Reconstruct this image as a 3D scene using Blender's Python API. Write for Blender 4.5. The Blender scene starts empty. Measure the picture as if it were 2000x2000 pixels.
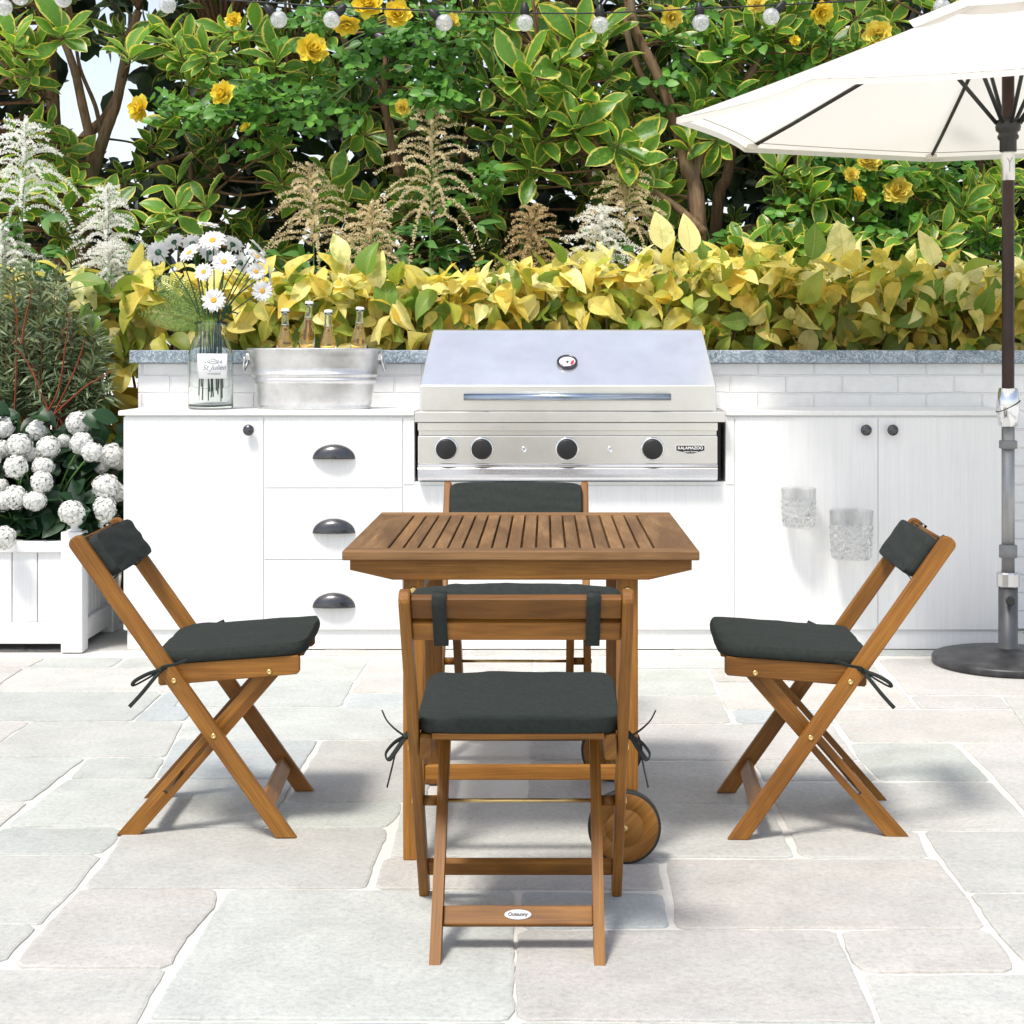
import bpy, bmesh, math, random
import numpy as np
from mathutils import Vector, Matrix, noise as mnoise

random.seed(11)
RNG = np.random.default_rng(7)
PI = math.pi
scene = bpy.context.scene
COL = scene.collection
F, CX, CY, H = 3050.0, 1030.0, 660.0, 1.2     # focal length, eye point and eye height of the surveyed photograph


def P(px, py, d):
    """survey helper: world point seen at (px, py) at distance d"""
    return Vector(((px - CX) * d / F, d, H - (py - CY) * d / F))


def PX(px, d): return (px - CX) * d / F
def PZ(py, d): return H - (py - CY) * d / F
def G(px, py):
    d = H * F / (py - CY)
    return ((px - CX) * d / F, d)


# ---------------------------------------------------------------- mesh building
class MB:
    def __init__(s):
        s.v = []; s.f = []; s.uv = []; s.sm = []; s.mi = []

    def add(s, verts, faces, uvs=None, smooth=False, mi=0):
        o = len(s.v)
        s.v.extend([tuple(v) for v in verts])
        s.uv.extend(uvs if uvs is not None else [(v[0], v[1] + v[2]) for v in verts])
        for f in faces:
            s.f.append(tuple(i + o for i in f)); s.sm.append(smooth); s.mi.append(mi)
        return s

    def build(s, name, mat, parent=None, loc=None):
        me = bpy.data.meshes.new(name)
        me.from_pydata(s.v, [], s.f)
        ul = me.uv_layers.new(name='UVMap')
        li = np.empty(len(me.loops), dtype=np.int32); me.loops.foreach_get('vertex_index', li)
        uv = np.array(s.uv, dtype=np.float32)[li]
        ul.data.foreach_set('uv', uv.ravel())
        me.polygons.foreach_set('use_smooth', s.sm)
        for m in (mat if isinstance(mat, (list, tuple)) else [mat]): me.materials.append(m)
        me.polygons.foreach_set('material_index', s.mi)
        me.update()
        return link(name, me, parent, loc)

    def from_bm(s, bm, axis=None, org=None, smooth=False, mi=0):
        bm.verts.ensure_lookup_table(); bm.verts.index_update()
        vs = [v.co.copy() for v in bm.verts]
        fs = [[v.index for v in f.verts] for f in bm.faces]
        if axis is not None:
            a = axis.normalized()
            t = Vector((0, 0, 1)) if abs(a.z) < .9 else Vector((1, 0, 0))
            b = a.cross(t).normalized(); c = a.cross(b)
            ru, rv = random.random() * 9, random.random() * 9
            uvs = [(v.dot(a) + ru, v.dot(b) + v.dot(c) + rv) for v in vs]
        else:
            uvs = None
        s.add(vs, fs, uvs, smooth, mi)
        bm.free()
        return s

    def board(s, p0, p1, w, t, wdir=(0, 0, 1), bev=.003, seg=2, mi=0):
        """rectangular bar from p0 to p1; w measured along wdir, t across"""
        p0 = Vector(p0); p1 = Vector(p1); a = (p1 - p0).normalized()
        wd = Vector(wdir); wd = (wd - a * wd.dot(a)).normalized(); td = a.cross(wd)
        bm = bmesh.new()
        vs = []
        for q in (p0, p1):
            for sw, st in ((-1, -1), (1, -1), (1, 1), (-1, 1)):
                vs.append(bm.verts.new(q + wd * (sw * w / 2) + td * (st * t / 2)))
        for f in ((0, 1, 2, 3), (7, 6, 5, 4), (0, 4, 5, 1), (1, 5, 6, 2), (2, 6, 7, 3), (3, 7, 4, 0)):
            bm.faces.new([vs[i] for i in f])
        bmesh.ops.recalc_face_normals(bm, faces=bm.faces)
        if bev > 0: bmesh.ops.bevel(bm, geom=list(bm.edges), offset=bev, segments=seg, affect='EDGES', profile=.5)
        return s.from_bm(bm, a, mi=mi)

    def box(s, x0, x1, y0, y1, z0, z1, bev=.003, seg=2, mi=0, axis=None):
        bm = bmesh.new()
        vs = [bm.verts.new((x, y, z)) for z in (z0, z1) for x, y in ((x0, y0), (x1, y0), (x1, y1), (x0, y1))]
        for f in ((3, 2, 1, 0), (4, 5, 6, 7), (0, 1, 5, 4), (1, 2, 6, 5), (2, 3, 7, 6), (3, 0, 4, 7)):
            bm.faces.new([vs[i] for i in f])
        if bev > 0: bmesh.ops.bevel(bm, geom=list(bm.edges), offset=bev, segments=seg, affect='EDGES', profile=.5)
        if axis is None:
            e = (x1 - x0, y1 - y0, z1 - z0); k = e.index(max(e)); axis = Vector((k == 0, k == 1, k == 2))
        return s.from_bm(bm, Vector(axis), mi=mi)

    def prism(s, poly, fn, t0, t1, axis=None, bev=.003, seg=2, mi=0, smooth=False):
        """extrude a 2-D polygon; fn(a, b, t) -> point"""
        bm = bmesh.new()
        A = [bm.verts.new(fn(a, b, t0)) for a, b in poly]
        B = [bm.verts.new(fn(a, b, t1)) for a, b in poly]
        n = len(poly)
        caps = [bm.faces.new(A), bm.faces.new(list(reversed(B)))]
        for i in range(n):
            bm.faces.new((A[i], B[i], B[(i + 1) % n], A[(i + 1) % n]))
        bmesh.ops.recalc_face_normals(bm, faces=bm.faces)
        if bev > 0:
            ed = [e for f in caps for e in f.edges]
            bmesh.ops.bevel(bm, geom=ed, offset=bev, segments=seg, affect='EDGES', profile=.5)
        return s.from_bm(bm, axis, mi=mi, smooth=smooth)

    def tube(s, pts, r, n=8, cap=True, mi=0, smooth=True, sq=1.0, up=None):
        pts = [Vector(p) for p in pts]
        rs = r if isinstance(r, (list, tuple)) else [r] * len(pts)
        m = len(pts)
        T = [(pts[min(i + 1, m - 1)] - pts[max(i - 1, 0)]).normalized() for i in range(m)]
        u = Vector(up) if up else (Vector((0, 0, 1)) if abs(T[0].z) < .9 else Vector((1, 0, 0)))
        vs = []; uvs = []; L = 0; ro = random.random() * 7
        for i in range(m):
            u = (u - T[i] * u.dot(T[i]))
            u = u.normalized() if u.length > 1e-6 else T[i].orthogonal().normalized()
            w = T[i].cross(u)
            if i: L += (pts[i] - pts[i - 1]).length
            for k in range(n):
                a = 2 * PI * k / n
                vs.append(pts[i] + u * (math.cos(a) * rs[i] * sq) + w * (math.sin(a) * rs[i]))
                uvs.append((L + ro, k / n * .2 + ro))
        fs = []
        for i in range(m - 1):
            for k in range(n):
                fs.append((i * n + k, i * n + (k + 1) % n, (i + 1) * n + (k + 1) % n, (i + 1) * n + k))
        if cap:
            fs.append(tuple(reversed(range(n)))); fs.append(tuple(range((m - 1) * n, m * n)))
        return s.add(vs, fs, uvs, smooth, mi)

    def lathe(s, prof, n=32, M=None, mi=0, smooth=True, cap0=True, cap1=True, sx=1, sy=1):
        """profile [(r, z)] about z; M maps to the place"""
        vs = []; uvs = []
        for r, z in prof:
            for k in range(n):
                a = 2 * PI * k / n
                v = Vector((r * math.cos(a) * sx, r * math.sin(a) * sy, z))
                vs.append(M @ v if M is not None else v); uvs.append((a / PI, z))
        fs = []
        for i in range(len(prof) - 1):
            for k in range(n):
                fs.append((i * n + k, i * n + (k + 1) % n, (i + 1) * n + (k + 1) % n, (i + 1) * n + k))
        s.add(vs, fs, uvs, smooth, mi)
        o = len(s.v) - len(vs)
        if cap0: s.f.append(tuple(o + i for i in reversed(range(n)))); s.sm.append(False); s.mi.append(mi)
        if cap1: s.f.append(tuple(o + (len(prof) - 1) * n + i for i in range(n))); s.sm.append(False); s.mi.append(mi)
        return s


def link(name, me, parent=None, loc=None):
    o = bpy.data.objects.new(name, me); COL.objects.link(o)
    if parent is not None: o.parent = parent
    if loc is not None: o.location = loc
    return o


def tag(o, label=None, cat=None, group=None, kind=None):
    if label: o['label'] = label
    if cat: o['category'] = cat
    if group: o['group'] = group
    if kind: o['kind'] = kind
    return o


def empty(name, label, cat, loc=(0, 0, 0), rz=0, group=None):
    o = bpy.data.objects.new(name, None); COL.objects.link(o)
    o.location = loc; o.rotation_euler = (0, 0, rz); o.empty_display_size = .05
    return tag(o, label, cat, group)


def copy_tree(o, parent=None):
    c = o.copy(); COL.objects.link(c)
    if parent is not None: c.parent = parent
    for ch in list(o.children): copy_tree(ch, c)
    return c


def at_axis(p, z):
    """matrix that puts local z along z at p"""
    q = Vector(z).to_track_quat('Z', 'Y')
    return Matrix.Translation(Vector(p)) @ q.to_matrix().to_4x4()


def text_mesh(name, body, size, mat, parent, M, shear=0.0, extrude=.0004, spacing=1.0, bold=0.0):
    cu = bpy.data.curves.new(name, 'FONT'); cu.body = body; cu.size = size; cu.align_x = 'CENTER'; cu.align_y = 'CENTER'
    cu.shear = shear; cu.extrude = extrude; cu.space_character = spacing; cu.offset = bold
    t = bpy.data.objects.new('tmp', cu); COL.objects.link(t)
    bpy.context.view_layer.update()
    me = bpy.data.meshes.new_from_object(t.evaluated_get(bpy.context.evaluated_depsgraph_get()))
    bpy.data.objects.remove(t)
    me.name = name; me.transform(M); me.materials.clear(); me.materials.append(mat)
    return link(name, me, parent)


# ---------------------------------------------------------------- materials
class NT:
    def __init__(s, name):
        s.m = bpy.data.materials.new(name); s.m.use_nodes = True
        s.t = s.m.node_tree; s.t.nodes.clear()
        s.out = s.n('ShaderNodeOutputMaterial')

    def n(s, typ, **kw):
        o = s.t.nodes.new(typ)
        for k, v in kw.items():
            if k.startswith('i_'):
                key = k[2:]
                key = int(key) if key.isdigit() else key.replace('_', ' ')
                s.set(o.inputs[key], v)
            else: setattr(o, k, v)
        return o

    def set(s, inp, v):
        if isinstance(v, bpy.types.NodeSocket): s.t.links.new(v, inp)
        else: inp.default_value = v

    def mix(s, fac, a, b, typ='MIX'):
        o = s.n('ShaderNodeMix', data_type='RGBA', blend_type=typ)
        for i, v in ((0, fac), (6, a), (7, b)):
            if isinstance(v, (tuple, list)) and len(v) == 3: v = (*v, 1)
            s.set(o.inputs[i], v)
        return o.outputs[2]

    def math(s, op, a, b=0.0, clamp=False):
        o = s.n('ShaderNodeMath', operation=op, use_clamp=clamp)
        s.set(o.inputs[0], a); s.set(o.inputs[1], b)
        return o.outputs[0]

    def ramp(s, fac, stops, interp='LINEAR'):
        o = s.n('ShaderNodeValToRGB'); s.set(o.inputs[0], fac); r = o.color_ramp; r.interpolation = interp
        while len(r.elements) < len(stops): r.elements.new(.5)
        for e, (p, c) in zip(r.elements, stops):
            e.position = p; e.color = (*c, 1) if isinstance(c, (tuple, list)) else (c, c, c, 1)
        return o.outputs[0]

    def noise(s, vec, scale=5, detail=4, rough=.55, dist=0.0):
        o = s.n('ShaderNodeTexNoise'); s.set(o.inputs['Scale'], scale); o.inputs['Detail'].default_value = detail
        o.inputs['Roughness'].default_value = rough; o.inputs['Distortion'].default_value = dist
        if vec is not None: s.t.links.new(vec, o.inputs['Vector'])
        return o.outputs[0]

    def mapping(s, vec, scale=(1, 1, 1), loc=(0, 0, 0)):
        o = s.n('ShaderNodeMapping'); s.t.links.new(vec, o.inputs[0])
        o.inputs['Scale'].default_value = scale; o.inputs['Location'].default_value = loc
        return o.outputs[0]

    def coord(s, which='Object'):
        return s.n('ShaderNodeTexCoord').outputs[which]

    def bump(s, h, strength=.3, dist=.01):
        o = s.n('ShaderNodeBump'); s.set(o.inputs['Height'], h)
        o.inputs['Strength'].default_value = strength; o.inputs['Distance'].default_value = dist
        return o.outputs[0]

    def bsdf(s, col, rough=.5, metal=0.0, normal=None, spec=.5, trans=0.0, ior=1.45, coat=0.0, sheen=0.0):
        o = s.n('ShaderNodeBsdfPrincipled')
        s.set(o.inputs['Base Color'], (*col, 1) if isinstance(col, (tuple, list)) and len(col) == 3 else col)
        s.set(o.inputs['Roughness'], rough); s.set(o.inputs['Metallic'], metal)
        o.inputs['Specular IOR Level'].default_value = spec
        o.inputs['Transmission Weight'].default_value = trans; o.inputs['IOR'].default_value = ior
        o.inputs['Coat Weight'].default_value = coat; o.inputs['Sheen Weight'].default_value = sheen
        if normal is not None: s.t.links.new(normal, o.inputs['Normal'])
        return o.outputs[0]

    def done(s, sh):
        s.t.links.new(sh, s.out.inputs[0]); return s.m


def m_plain(name, col, rough=.5, metal=0.0, var=.12, vs=14, bump=.0, bs=60, spec=.5):
    k = NT(name); c = k.coord()
    nz = k.noise(c, vs, 5)
    f = k.ramp(nz, [(.25, 1 - var), (.75, 1 + var)])
    colr = k.mix(1.0, col, f, 'MULTIPLY')
    nrm = k.bump(k.noise(c, bs, 4), bump, .004) if bump else None
    r = k.math('ADD', rough - .06, k.math('MULTIPLY', k.noise(c, vs * 2.3, 3), .12))
    return k.done(k.bsdf(colr, r, metal, nrm, spec))


def m_wood(name, base, dark, light, rough=.42, knots=.5):
    k = NT(name); uv = k.coord('UV')
    oi = k.n('ShaderNodeObjectInfo')
    g1 = k.noise(k.mapping(uv, (2.2, 55, 1)), 1.0, 6, .6, .6)
    g2 = k.noise(k.mapping(uv, (9, 260, 1)), 1.0, 3, .6)
    big = k.noise(k.mapping(uv, (1.6, 7, 1)), 1.0, 3, .5, 1.2)
    col = k.mix(k.ramp(g1, [(.3, 0.0), (.72, 1.0)]), dark, light)
    col = k.mix(.55, col, base)
    col = k.mix(k.ramp(big, [(.35, .75), (.62, 0.0)]), col, dark)
    fine = k.ramp(g2, [(.35, .74), (.65, 1.10)])
    col = k.mix(1.0, col, fine, 'MULTIPLY')
    tint = k.ramp(oi.outputs['Random'], [(0.0, (.80, .78, .74)), (.5, (1.0, 1.0, 1.0)), (1.0, (1.17, 1.14, 1.08))])
    col = k.mix(1.0, col, tint, 'MULTIPLY')
    nrm = k.bump(k.math('ADD', g1, k.math('MULTIPLY', g2, .5)), .12, .003)
    return k.done(k.bsdf(col, k.math('ADD', rough, k.math('MULTIPLY', g1, .15)), 0, nrm, .35))


def m_fabric(name, col, scale=420):
    k = NT(name); uv = k.coord('Object')
    w = k.n('ShaderNodeTexWave', wave_type='BANDS', bands_direction='X'); w.inputs['Scale'].default_value = scale / 6
    w2 = k.n('ShaderNodeTexWave', wave_type='BANDS', bands_direction='Y'); w2.inputs['Scale'].default_value = scale / 6
    k.t.links.new(uv, w.inputs[0]); k.t.links.new(uv, w2.inputs[0])
    wv = k.math('MULTIPLY', w.outputs[1], w2.outputs[1])
    wr = k.noise(k.mapping(uv, (7, 6, 7)), 1.0, 2, .5, .4)
    nz = k.noise(uv, 90, 4)
    f = k.ramp(nz, [(.2, .8), (.8, 1.2)])
    nrm = k.bump(k.math('ADD', k.math('MULTIPLY', wv, .05), wr), .35, .012)
    return k.done(k.bsdf(k.mix(1.0, col, f, 'MULTIPLY'), .9, 0, nrm, .12))


def m_leaf(name, kind):
    k = NT(name); uv = k.coord('UV'); ob = k.coord('Object')
    at = k.n('ShaderNodeAttribute', attribute_name='leafcol')
    sp = k.n('ShaderNodeSeparateColor'); k.t.links.new(at.outputs[0], sp.inputs[0])
    r, g, b = sp.outputs[0], sp.outputs[1], sp.outputs[2]
    s = k.n('ShaderNodeSeparateXYZ'); k.t.links.new(uv, s.inputs[0])
    u = k.math('ABSOLUTE', k.math('SUBTRACT', s.outputs[0], .5)); u = k.math('MULTIPLY', u, 2.0)
    v = s.outputs[1]
    rough, tr, spec = .38, .3, .5
    # midrib and side veins
    vein = k.math('SINE', k.math('MULTIPLY', k.math('SUBTRACT', v, k.math('MULTIPLY', u, .22)), 62))
    vein = k.math('MULTIPLY', k.math('GREATER_THAN', vein, .93), .5)
    mid = k.math('LESS_THAN', u, .05)
    veins = k.math('MAXIMUM', vein, mid)
    if kind == 'variegated':
        st = k.noise(k.mapping(ob, (1, 1, 1)), 26, 4, .6, .5)
        e = k.math('ADD', u, k.math('MULTIPLY', k.math('SUBTRACT', st, .5), .75))
        e = k.math('ADD', e, k.math('MULTIPLY', k.math('SUBTRACT', v, .5), .16))
        inner = k.mix(r, (.028, .10, .014), (.17, .38, .05))
        streak = k.ramp(k.noise(k.mapping(ob, (1, 1, 1)), 55, 2), [(.52, 0.0), (.6, .5)])
        inner = k.mix(streak, inner, (.22, .40, .08))
        marg = k.mix(g, (.62, .55, .05), (.80, .74, .22))
        col = k.mix(k.ramp(e, [(.74, 0.0), (.86, 1.0)]), inner, marg)
        col = k.mix(k.math('MULTIPLY', veins, .35), col, (.24, .34, .08))
        col = k.mix(b, col, (.004, .012, .004))  # shade of the deeper crown layers painted in as near-black green
        rough, tr = .36, .40
    elif kind == 'gold':
        c1 = k.ramp(r, [(0.0, (.94, .91, .50)), (.3, (.90, .77, .19)), (.55, (.66, .44, .055)), (.72, (.46, .52, .08)), (.86, (.14, .28, .04)), (1.0, (.28, .40, .09))], 'LINEAR')
        pat = k.ramp(k.noise(ob, 14, 3), [(.5, 0.0), (.62, .75)])
        col = k.mix(k.math('MULTIPLY', pat, g), c1, (.22, .33, .05))
        spots = k.ramp(k.noise(ob, 75, 5, .7), [(.62, 0.0), (.70, .8)])
        band = k.math('MULTIPLY', spots, k.ramp(k.noise(ob, 10, 2), [(.42, 0.0), (.56, 1.0)]))
        col = k.mix(band, col, (.11, .045, .02))
        col = k.mix(k.math('MULTIPLY', veins, .4), col, (.55, .5, .16))
        col = k.mix(b, col, (.11, .05, .01))  # painted shade: browns the inner and lower hedge leaves
        rough, tr, spec = .45, .38, .4
    elif kind == 'rose':
        col = k.mix(r, (.03, .12, .02), (.15, .36, .05))
        col = k.mix(k.math('MULTIPLY', veins, .3), col, (.18, .34, .08))
        col = k.mix(b, col, (.01, .03, .008)); rough, tr = .42, .3
    elif kind == 'spiraea':
        col = k.mix(r, (.05, .16, .035), (.14, .30, .06)); rough, tr = .5, .3
    elif kind == 'hydrangea':
        col = k.mix(r, (.006, .025, .009), (.022, .065, .022))
        col = k.mix(k.math('MULTIPLY', veins, .35), col, (.05, .11, .04)); rough, tr = .4, .12
    elif kind == 'willow':
        col = k.mix(r, (.045, .085, .035), (.27, .33, .17)); rough, tr = .5, .2
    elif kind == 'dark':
        col = k.mix(r, (.005, .013, .005), (.028, .062, .016)); rough, tr = .35, .1  # deep shade behind the shrubs put into the leaf colour
    elif kind == 'fern':
        col = k.mix(r, (.07, .14, .02), (.22, .32, .06)); rough, tr = .5, .35
    nrm = k.bump(k.math('ADD', veins, k.noise(ob, 40, 2)), .15, .004)
    p = k.bsdf(col, rough, 0, nrm, spec)
    t = k.n('ShaderNodeBsdfTranslucent'); k.set(t.inputs[0], k.mix(.5, col, k.mix(1.0, col, (1.6, 1.5, .6), 'MULTIPLY')))
    mx = k.n('ShaderNodeMixShader'); mx.inputs[0].default_value = tr
    k.t.links.new(p, mx.inputs[1]); k.t.links.new(t.outputs[0], mx.inputs[2])
    return k.done(mx.outputs[0])


def m_petal(name, c0, c1, tr=.3):
    k = NT(name)
    at = k.n('ShaderNodeAttribute', attribute_name='leafcol')
    sp = k.n('ShaderNodeSeparateColor'); k.t.links.new(at.outputs[0], sp.inputs[0])
    col = k.mix(sp.outputs[0], c0, c1)
    col = k.mix(k.math('MULTIPLY', k.noise(k.coord(), 60, 3), .3), col, c0)
    p = k.bsdf(col, .6, 0, None, .2)
    t = k.n('ShaderNodeBsdfTranslucent'); k.set(t.inputs[0], col)
    mx = k.n('ShaderNodeMixShader'); mx.inputs[0].default_value = tr
    k.t.links.new(p, mx.inputs[1]); k.t.links.new(t.outputs[0], mx.inputs[2])
    return k.done(mx.outputs[0])


def m_glass(name, col=(1, 1, 1), rough=.01, ior=1.45, clear=0.0):
    """glass that lets daylight through its thin walls"""
    k = NT(name)
    nz = k.noise(k.coord(), 18, 3)
    g = k.n('ShaderNodeBsdfGlass'); g.inputs['IOR'].default_value = ior; g.inputs['Roughness'].default_value = rough
    k.set(g.inputs['Color'], k.mix(k.math('MULTIPLY', nz, .12), (*col, 1), tuple(c * .86 for c in col)))
    if not clear: return k.done(g.outputs[0])
    tr = k.n('ShaderNodeBsdfTransparent'); mx = k.n('ShaderNodeMixShader'); mx.inputs[0].default_value = clear
    k.t.links.new(g.outputs[0], mx.inputs[1]); k.t.links.new(tr.outputs[0], mx.inputs[2])
    return k.done(mx.outputs[0])


def m_bulb():
    """thin clear bulb glass with bright reflections painted in as milky white"""
    k = NT('bulb_glass'); nz = k.noise(k.coord(), 45, 3, .6, 1.0)
    tr = k.n('ShaderNodeBsdfTransparent'); tr.inputs[0].default_value = (.94, .96, .97, 1)
    gl = k.n('ShaderNodeBsdfGlossy'); gl.inputs['Roughness'].default_value = .03
    df = k.n('ShaderNodeBsdfTranslucent'); df.inputs[0].default_value = (.95, .95, .95, 1)
    dd = k.n('ShaderNodeBsdfDiffuse'); dd.inputs[0].default_value = (.9, .9, .9, 1)
    fr = k.n('ShaderNodeLayerWeight'); fr.inputs[0].default_value = .35
    a = k.n('ShaderNodeMixShader'); k.set(a.inputs[0], k.math('ADD', k.math('MULTIPLY', fr.outputs[1], .8), .12)); k.t.links.new(tr.outputs[0], a.inputs[1]); k.t.links.new(gl.outputs[0], a.inputs[2])
    d2 = k.n('ShaderNodeMixShader'); d2.inputs[0].default_value = .5; k.t.links.new(df.outputs[0], d2.inputs[1]); k.t.links.new(dd.outputs[0], d2.inputs[2])
    b = k.n('ShaderNodeMixShader'); k.set(b.inputs[0], k.ramp(nz, [(.4, .25), (.62, .7)])); k.t.links.new(a.outputs[0], b.inputs[1]); k.t.links.new(d2.outputs[0], b.inputs[2])  # patchy white diffuse stands in for bright reflections on the glass
    return k.done(b.outputs[0])


def m_paving():
    k = NT('paving_stone'); ob = k.coord()
    at = k.n('ShaderNodeAttribute', attribute_name='tile')
    n1 = k.noise(ob, 5.5, 8, .68, .3); n2 = k.noise(ob, 70, 5, .75); n3 = k.noise(k.mapping(ob, (1.3, 4.0, 1)), 2.2, 5, .6, .4)
    col = k.mix(1.0, at.outputs[0], k.ramp(n1, [(.28, .84), (.72, 1.14)]), 'MULTIPLY')
    col = k.mix(k.ramp(n3, [(.42, 0.0), (.72, .5)]), col, k.mix(k.noise(ob, 1.1, 2), (.475, .465, .42), (.40, .45, .45)))
    col = k.mix(1.0, col, k.ramp(n2, [(.25, .74), (.5, 1.0), (.8, 1.18)]), 'MULTIPLY')
    spk = k.ramp(k.noise(ob, 190, 3, .7), [(.60, 0.0), (.68, .55)])
    col = k.mix(spk, col, (.62, .61, .58))
    h = k.math('ADD', k.math('MULTIPLY', n2, .35), n1)
    nrm = k.bump(h, .45, .012)
    return k.done(k.bsdf(col, .72, 0, nrm, .3))


def m_brick():
    k = NT('white_brick'); ob = k.coord()
    s = k.n('ShaderNodeSeparateXYZ'); k.t.links.new(ob, s.inputs[0])
    cb = k.n('ShaderNodeCombineXYZ')
    wob = k.math('MULTIPLY', k.math('SUBTRACT', k.noise(ob, 7, 3), .5), .012)
    k.t.links.new(k.math('ADD', s.outputs[0], s.outputs[1]), cb.inputs[0]); k.t.links.new(k.math('ADD', s.outputs[2], wob), cb.inputs[1])
    b = k.n('ShaderNodeTexBrick'); k.t.links.new(cb.outputs[0], b.inputs[0])
    b.inputs['Scale'].default_value = 1.0; b.inputs['Brick Width'].default_value = .24; b.inputs['Row Height'].default_value = .078
    b.inputs['Mortar Size'].default_value = .005; b.inputs['Mortar Smooth'].default_value = .6
    nz = k.noise(ob, 22, 5, .6)
    col = k.mix(k.ramp(nz, [(.3, 0.0), (.7, 1.0)]), (.76, .76, .75), (.84, .84, .83))
    col = k.mix(k.math('MULTIPLY', b.outputs['Fac'], .2), col, (.66, .66, .66))
    h = k.math('SUBTRACT', k.math('MULTIPLY', nz, .4), b.outputs['Fac'])
    return k.done(k.bsdf(col, .7, 0, k.bump(h, .6, .012), .25))


def m_marble():
    k = NT('blue_grey_marble'); ob = k.coord()
    n1 = k.noise(ob, 9, 8, .65, 1.2)
    v = k.noise(ob, 22, 6, .6, 2.5)
    vein = k.ramp(k.math('ABSOLUTE', k.math('SUBTRACT', v, .5)), [(0.0, 1.0), (.035, 0.0)])
    col = k.ramp(n1, [(.3, (.11, .15, .19)), (.55, (.22, .28, .33)), (.75, (.42, .48, .52))])
    col = k.mix(k.math('MULTIPLY', vein, .75), col, (.72, .76, .78))
    return k.done(k.bsdf(col, .3, 0, None, .4))


def m_painted(name='white_painted_timber', col=(.80, .80, .79), bump=.25):
    k = NT(name); ob = k.coord()
    g = k.noise(k.mapping(ob, (120, 120, 3.2)), 1.0, 5, .6, .4)
    n = k.noise(ob, 3, 4)
    c = k.mix(k.ramp(n, [(.3, .0), (.7, 1.0)]), tuple(x * .96 for x in col), col)
    c = k.mix(1.0, c, k.ramp(g, [(.3, .95), (.6, 1.02)]), 'MULTIPLY')
    return k.done(k.bsdf(c, .45, 0, k.bump(g, bump, .004), .35))


def m_steel(name, col=(.62, .61, .585), rough=.24, brush=(2, 2, 260), aniso=.0, amt=.08, metal=1.0):
    k = NT(name); ob = k.coord()
    g = k.noise(k.mapping(ob, brush), 1.0, 4, .6)
    n = k.noise(ob, 6, 4)
    r = k.math('ADD', rough - amt, k.math('MULTIPLY', k.math('ADD', g, n), amt))
    c = k.mix(1.0, col, k.ramp(n, [(.3, .93), (.7, 1.05)]), 'MULTIPLY')
    return k.done(k.bsdf(c, r, metal, k.bump(g, .03, .001), .5))


def m_zinc():
    k = NT('galvanised_zinc'); ob = k.coord()
    v = k.n('ShaderNodeTexVoronoi'); v.inputs['Scale'].default_value = 55; k.t.links.new(ob, v.inputs[0])
    sp = k.n('ShaderNodeSeparateColor'); k.t.links.new(v.outputs['Color'], sp.inputs[0])
    n = k.noise(ob, 9, 5, .6, .5)
    col = k.ramp(k.math('ADD', k.math('MULTIPLY', sp.outputs[0], .1), k.math('MULTIPLY', n, .9)), [(.25, (.52, .52, .52)), (.8, (.78, .78, .77))])
    r = k.math('ADD', .28, k.math('MULTIPLY', n, .22))
    return k.done(k.bsdf(col, r, 1.0, k.bump(n, .12, .01), .5))


def m_canopy():
    k = NT('canopy_fabric'); ob = k.coord()
    w = k.noise(ob, 300, 2)
    n = k.noise(ob, 2.5, 4)
    col = k.mix(k.ramp(n, [(.3, 0.0), (.7, 1.0)]), (.80, .78, .74), (.84, .82, .78))
    nrm = k.bump(k.math('ADD', k.math('MULTIPLY', w, .2), n), .12, .01)
    p = k.bsdf(col, .8, 0, nrm, .2)
    t = k.n('ShaderNodeBsdfTranslucent'); k.set(t.inputs[0], (.93, .89, .82, 1))
    mx = k.n('ShaderNodeMixShader'); mx.inputs[0].default_value = .50
    k.t.links.new(p, mx.inputs[1]); k.t.links.new(t.outputs[0], mx.inputs[2])
    return k.done(mx.outputs[0])


def m_bark(name, c0, c1):
    k = NT(name); ob = k.coord()
    n = k.noise(k.mapping(ob, (40, 40, 8)), 1.0, 6, .65, .6); n2 = k.noise(ob, 4, 3)
    col = k.mix(k.ramp(n, [(.3, 0.0), (.7, 1.0)]), c0, c1)
    col = k.mix(k.ramp(n2, [(.5, 0.0), (.7, .4)]), col, (.16, .15, .10))
    return k.done(k.bsdf(col, .85, 0, k.bump(n, .7, .01), .2))


WOOD = m_wood('acacia_wood', (.285, .120, .020), (.135, .050, .008), (.42, .200, .040))
WOOD_TOP = m_wood('weathered_acacia_wood', (.245, .130, .050), (.110, .050, .018), (.39, .225, .102), .5)
CUSHION = m_fabric('dark_green_grey_fabric', (.030, .035, .032))
BRASS = m_plain('brass', (.72, .52, .22), .32, 1.0, .15, 40)
RUBBER = m_plain('black_rubber', (.02, .024, .022), .6, 0, .2)
WHITE_PAINT = m_painted()
PLANTER_PAINT = m_painted('white_planter_paint', (.80, .80, .80), .15)
GUN = m_plain('dark_pewter_metal', (.10, .10, .105), .22, .9, .2, 30)
STEEL = m_steel('brushed_steel', (.755, .745, .70), .30)
STEEL_B = m_steel('polished_steel', (.74, .76, .82), .2, (260, 2, 2))
CHROME = m_steel('chrome', (.75, .76, .78), .12)
SKYLIT_STEEL = m_steel('skylit_lid_steel', (.71, .725, .765), .24, (90, 3, 3), metal=.78, amt=.03)  # pale bluish tone stands in for sky light on the sloping lid
BLACK = m_plain('black_plastic', (.012, .012, .012), .45, 0, .2)
DARKGAP = m_plain('dark_recess', (.015, .015, .015), .8, 0, .2)
MARBLE = m_marble(); BRICK = m_brick(); ZINC = m_zinc(); CANOPY = m_canopy()
BARK = m_bark('shrub_bark', (.075, .045, .025), (.26, .17, .10))
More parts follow.
